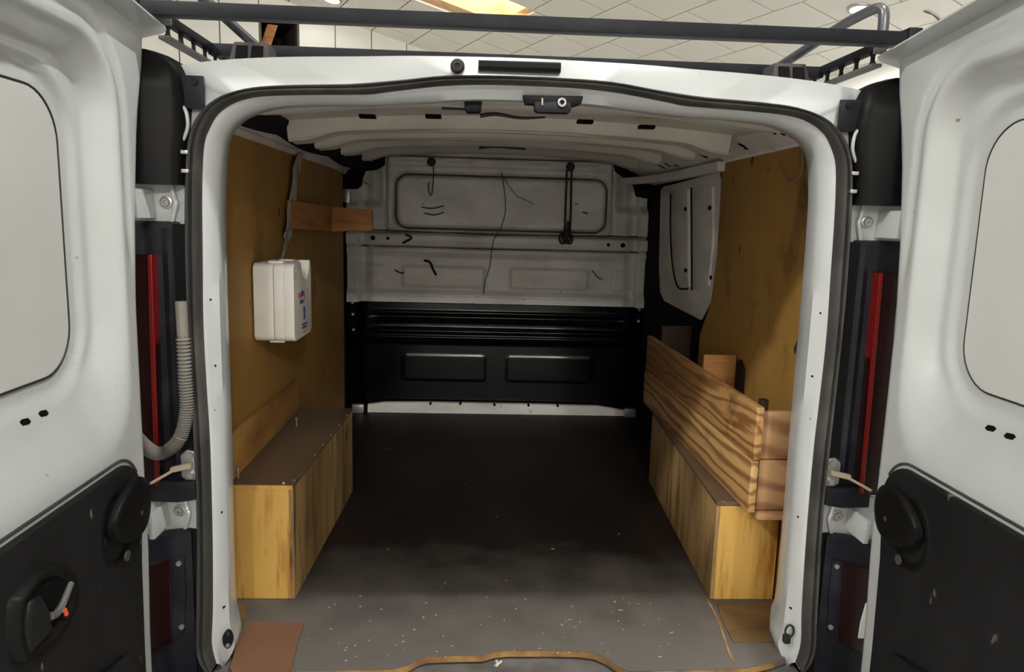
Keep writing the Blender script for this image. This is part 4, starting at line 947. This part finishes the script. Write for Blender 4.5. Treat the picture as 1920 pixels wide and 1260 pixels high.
# cords hung on the bulkhead
def hook(t, px, py):
    c = U(px, py, Y=2.40); n = 16
    obj('knob', MB().loft([[c + Vector((cos(2 * pi * k / n) * r_, y, sin(2 * pi * k / n) * r_)) for k in range(n)] for r_, y in ((.012, .04), (.012, .0), (.022, -.002), (.024, -.012), (.016, -.018))], True, True), 'cord', t)
t = thing('hooked_cord', 'short black cord with a hooked end on the left knob of the bulkhead', 'cord', U(810, 304, Y=2.40))
hook(t, 809, 304)
obj('strand', MB().tube(smooth_path([U(x, y, Y=2.385) for x, y in ((812, 308), (813, 325), (812, 345), (810, 362), (807, 366), (803, 355), (804, 342))], 5), .003, 6), 'cord', t)
t = thing('looped_cord', 'long black cord doubled into loops on the right knob of the bulkhead', 'cord', U(1069, 313, Y=2.40))
hook(t, 1069, 313)
for pts in (((1063, 318), (1062, 350), (1060, 400), (1059, 432)), ((1072, 318), (1071, 350), (1070, 400), (1068, 432))):
    obj('strand', MB().tube(smooth_path([U(x, y, Y=2.385) for x, y in pts], 4), .0055, 8), 'cord', t)
for (cx, cy, rx, ry) in ((1055, 447, 6, 10), (1062, 444, 7, 12), (1068, 448, 5, 9)):
    obj('loop', MB().tube([U(cx + rx * cos(2 * pi * k / 18), cy + ry * sin(2 * pi * k / 18), Y=2.378) for k in range(18)], .0055, 8, True), 'cord', t)
obj('wrapping', MB().tube([U(1067, 415, Y=2.382), U(1066, 445, Y=2.382)], .012, 8), 'cord', t)

# cardboard, litter
cb = [U(x, y, Z=.002) for x, y in ((468, 1168), (571, 1170), (560, 1200), (546, 1258), (520, 1270), (440, 1270), (431, 1254), (447, 1205))]
tag(obj('cardboard_sheet', MB().prism(cb, (0, 0, .004)), 'card', smooth=0, base=cb[0]), 'brown corrugated cardboard sheet on the floor in the left door corner', 'cardboard')
pts = [U(930, 1238, Z=-.028), U(933, 1246, Z=-.02), U(927, 1250, Z=-.03), U(938, 1254, Z=-.03)]
tag(obj('paper_shred', MB().tube(smooth_path(pts, 4), .004, 6).tube([pts[1], U(940, 1240, Z=-.02)], .003, 6), 'paper', base=(pts[0].x, pts[0].y, -.035)), 'small white twisted shred lying on the door sill', 'litter')
pts = [U(x, y, Z=-.033) for x, y in ((974, 1240), (984, 1244), (994, 1254), (982, 1251))]
tag(obj('dry_leaf', MB().prism(pts, (0, 0, .004)), 'leaf', base=pts[0]), 'small brown dry leaf on the door sill right of the shred', 'leaf')
mb = MB()
for _ in range(110):
    px, py = random.uniform(450, 1300), random.choice((random.uniform(1112, 1245), random.uniform(1112, 1245), random.uniform(820, 1110)))
    p = U(px, py, Z=.0004)
    if abs(p.x) > .58 or p.y < .0: continue
    a = random.uniform(0, pi); l, wd = random.uniform(.0008, .0035), random.uniform(.0006, .0014)
    if random.random() < .08: l *= 2.2
    d, e_ = Vector((cos(a), sin(a), 0)) * l, Vector((-sin(a), cos(a), 0)) * wd
    mb.prism([p - d - e_, p + d - e_, p + d + e_, p - d + e_], (0, 0, .0012))
o = obj('sawdust', mb, 'chip', smooth=0); o['kind'] = 'stuff'; tag(o, 'scattered pale sawdust and wood chips on the dark load floor', 'sawdust')
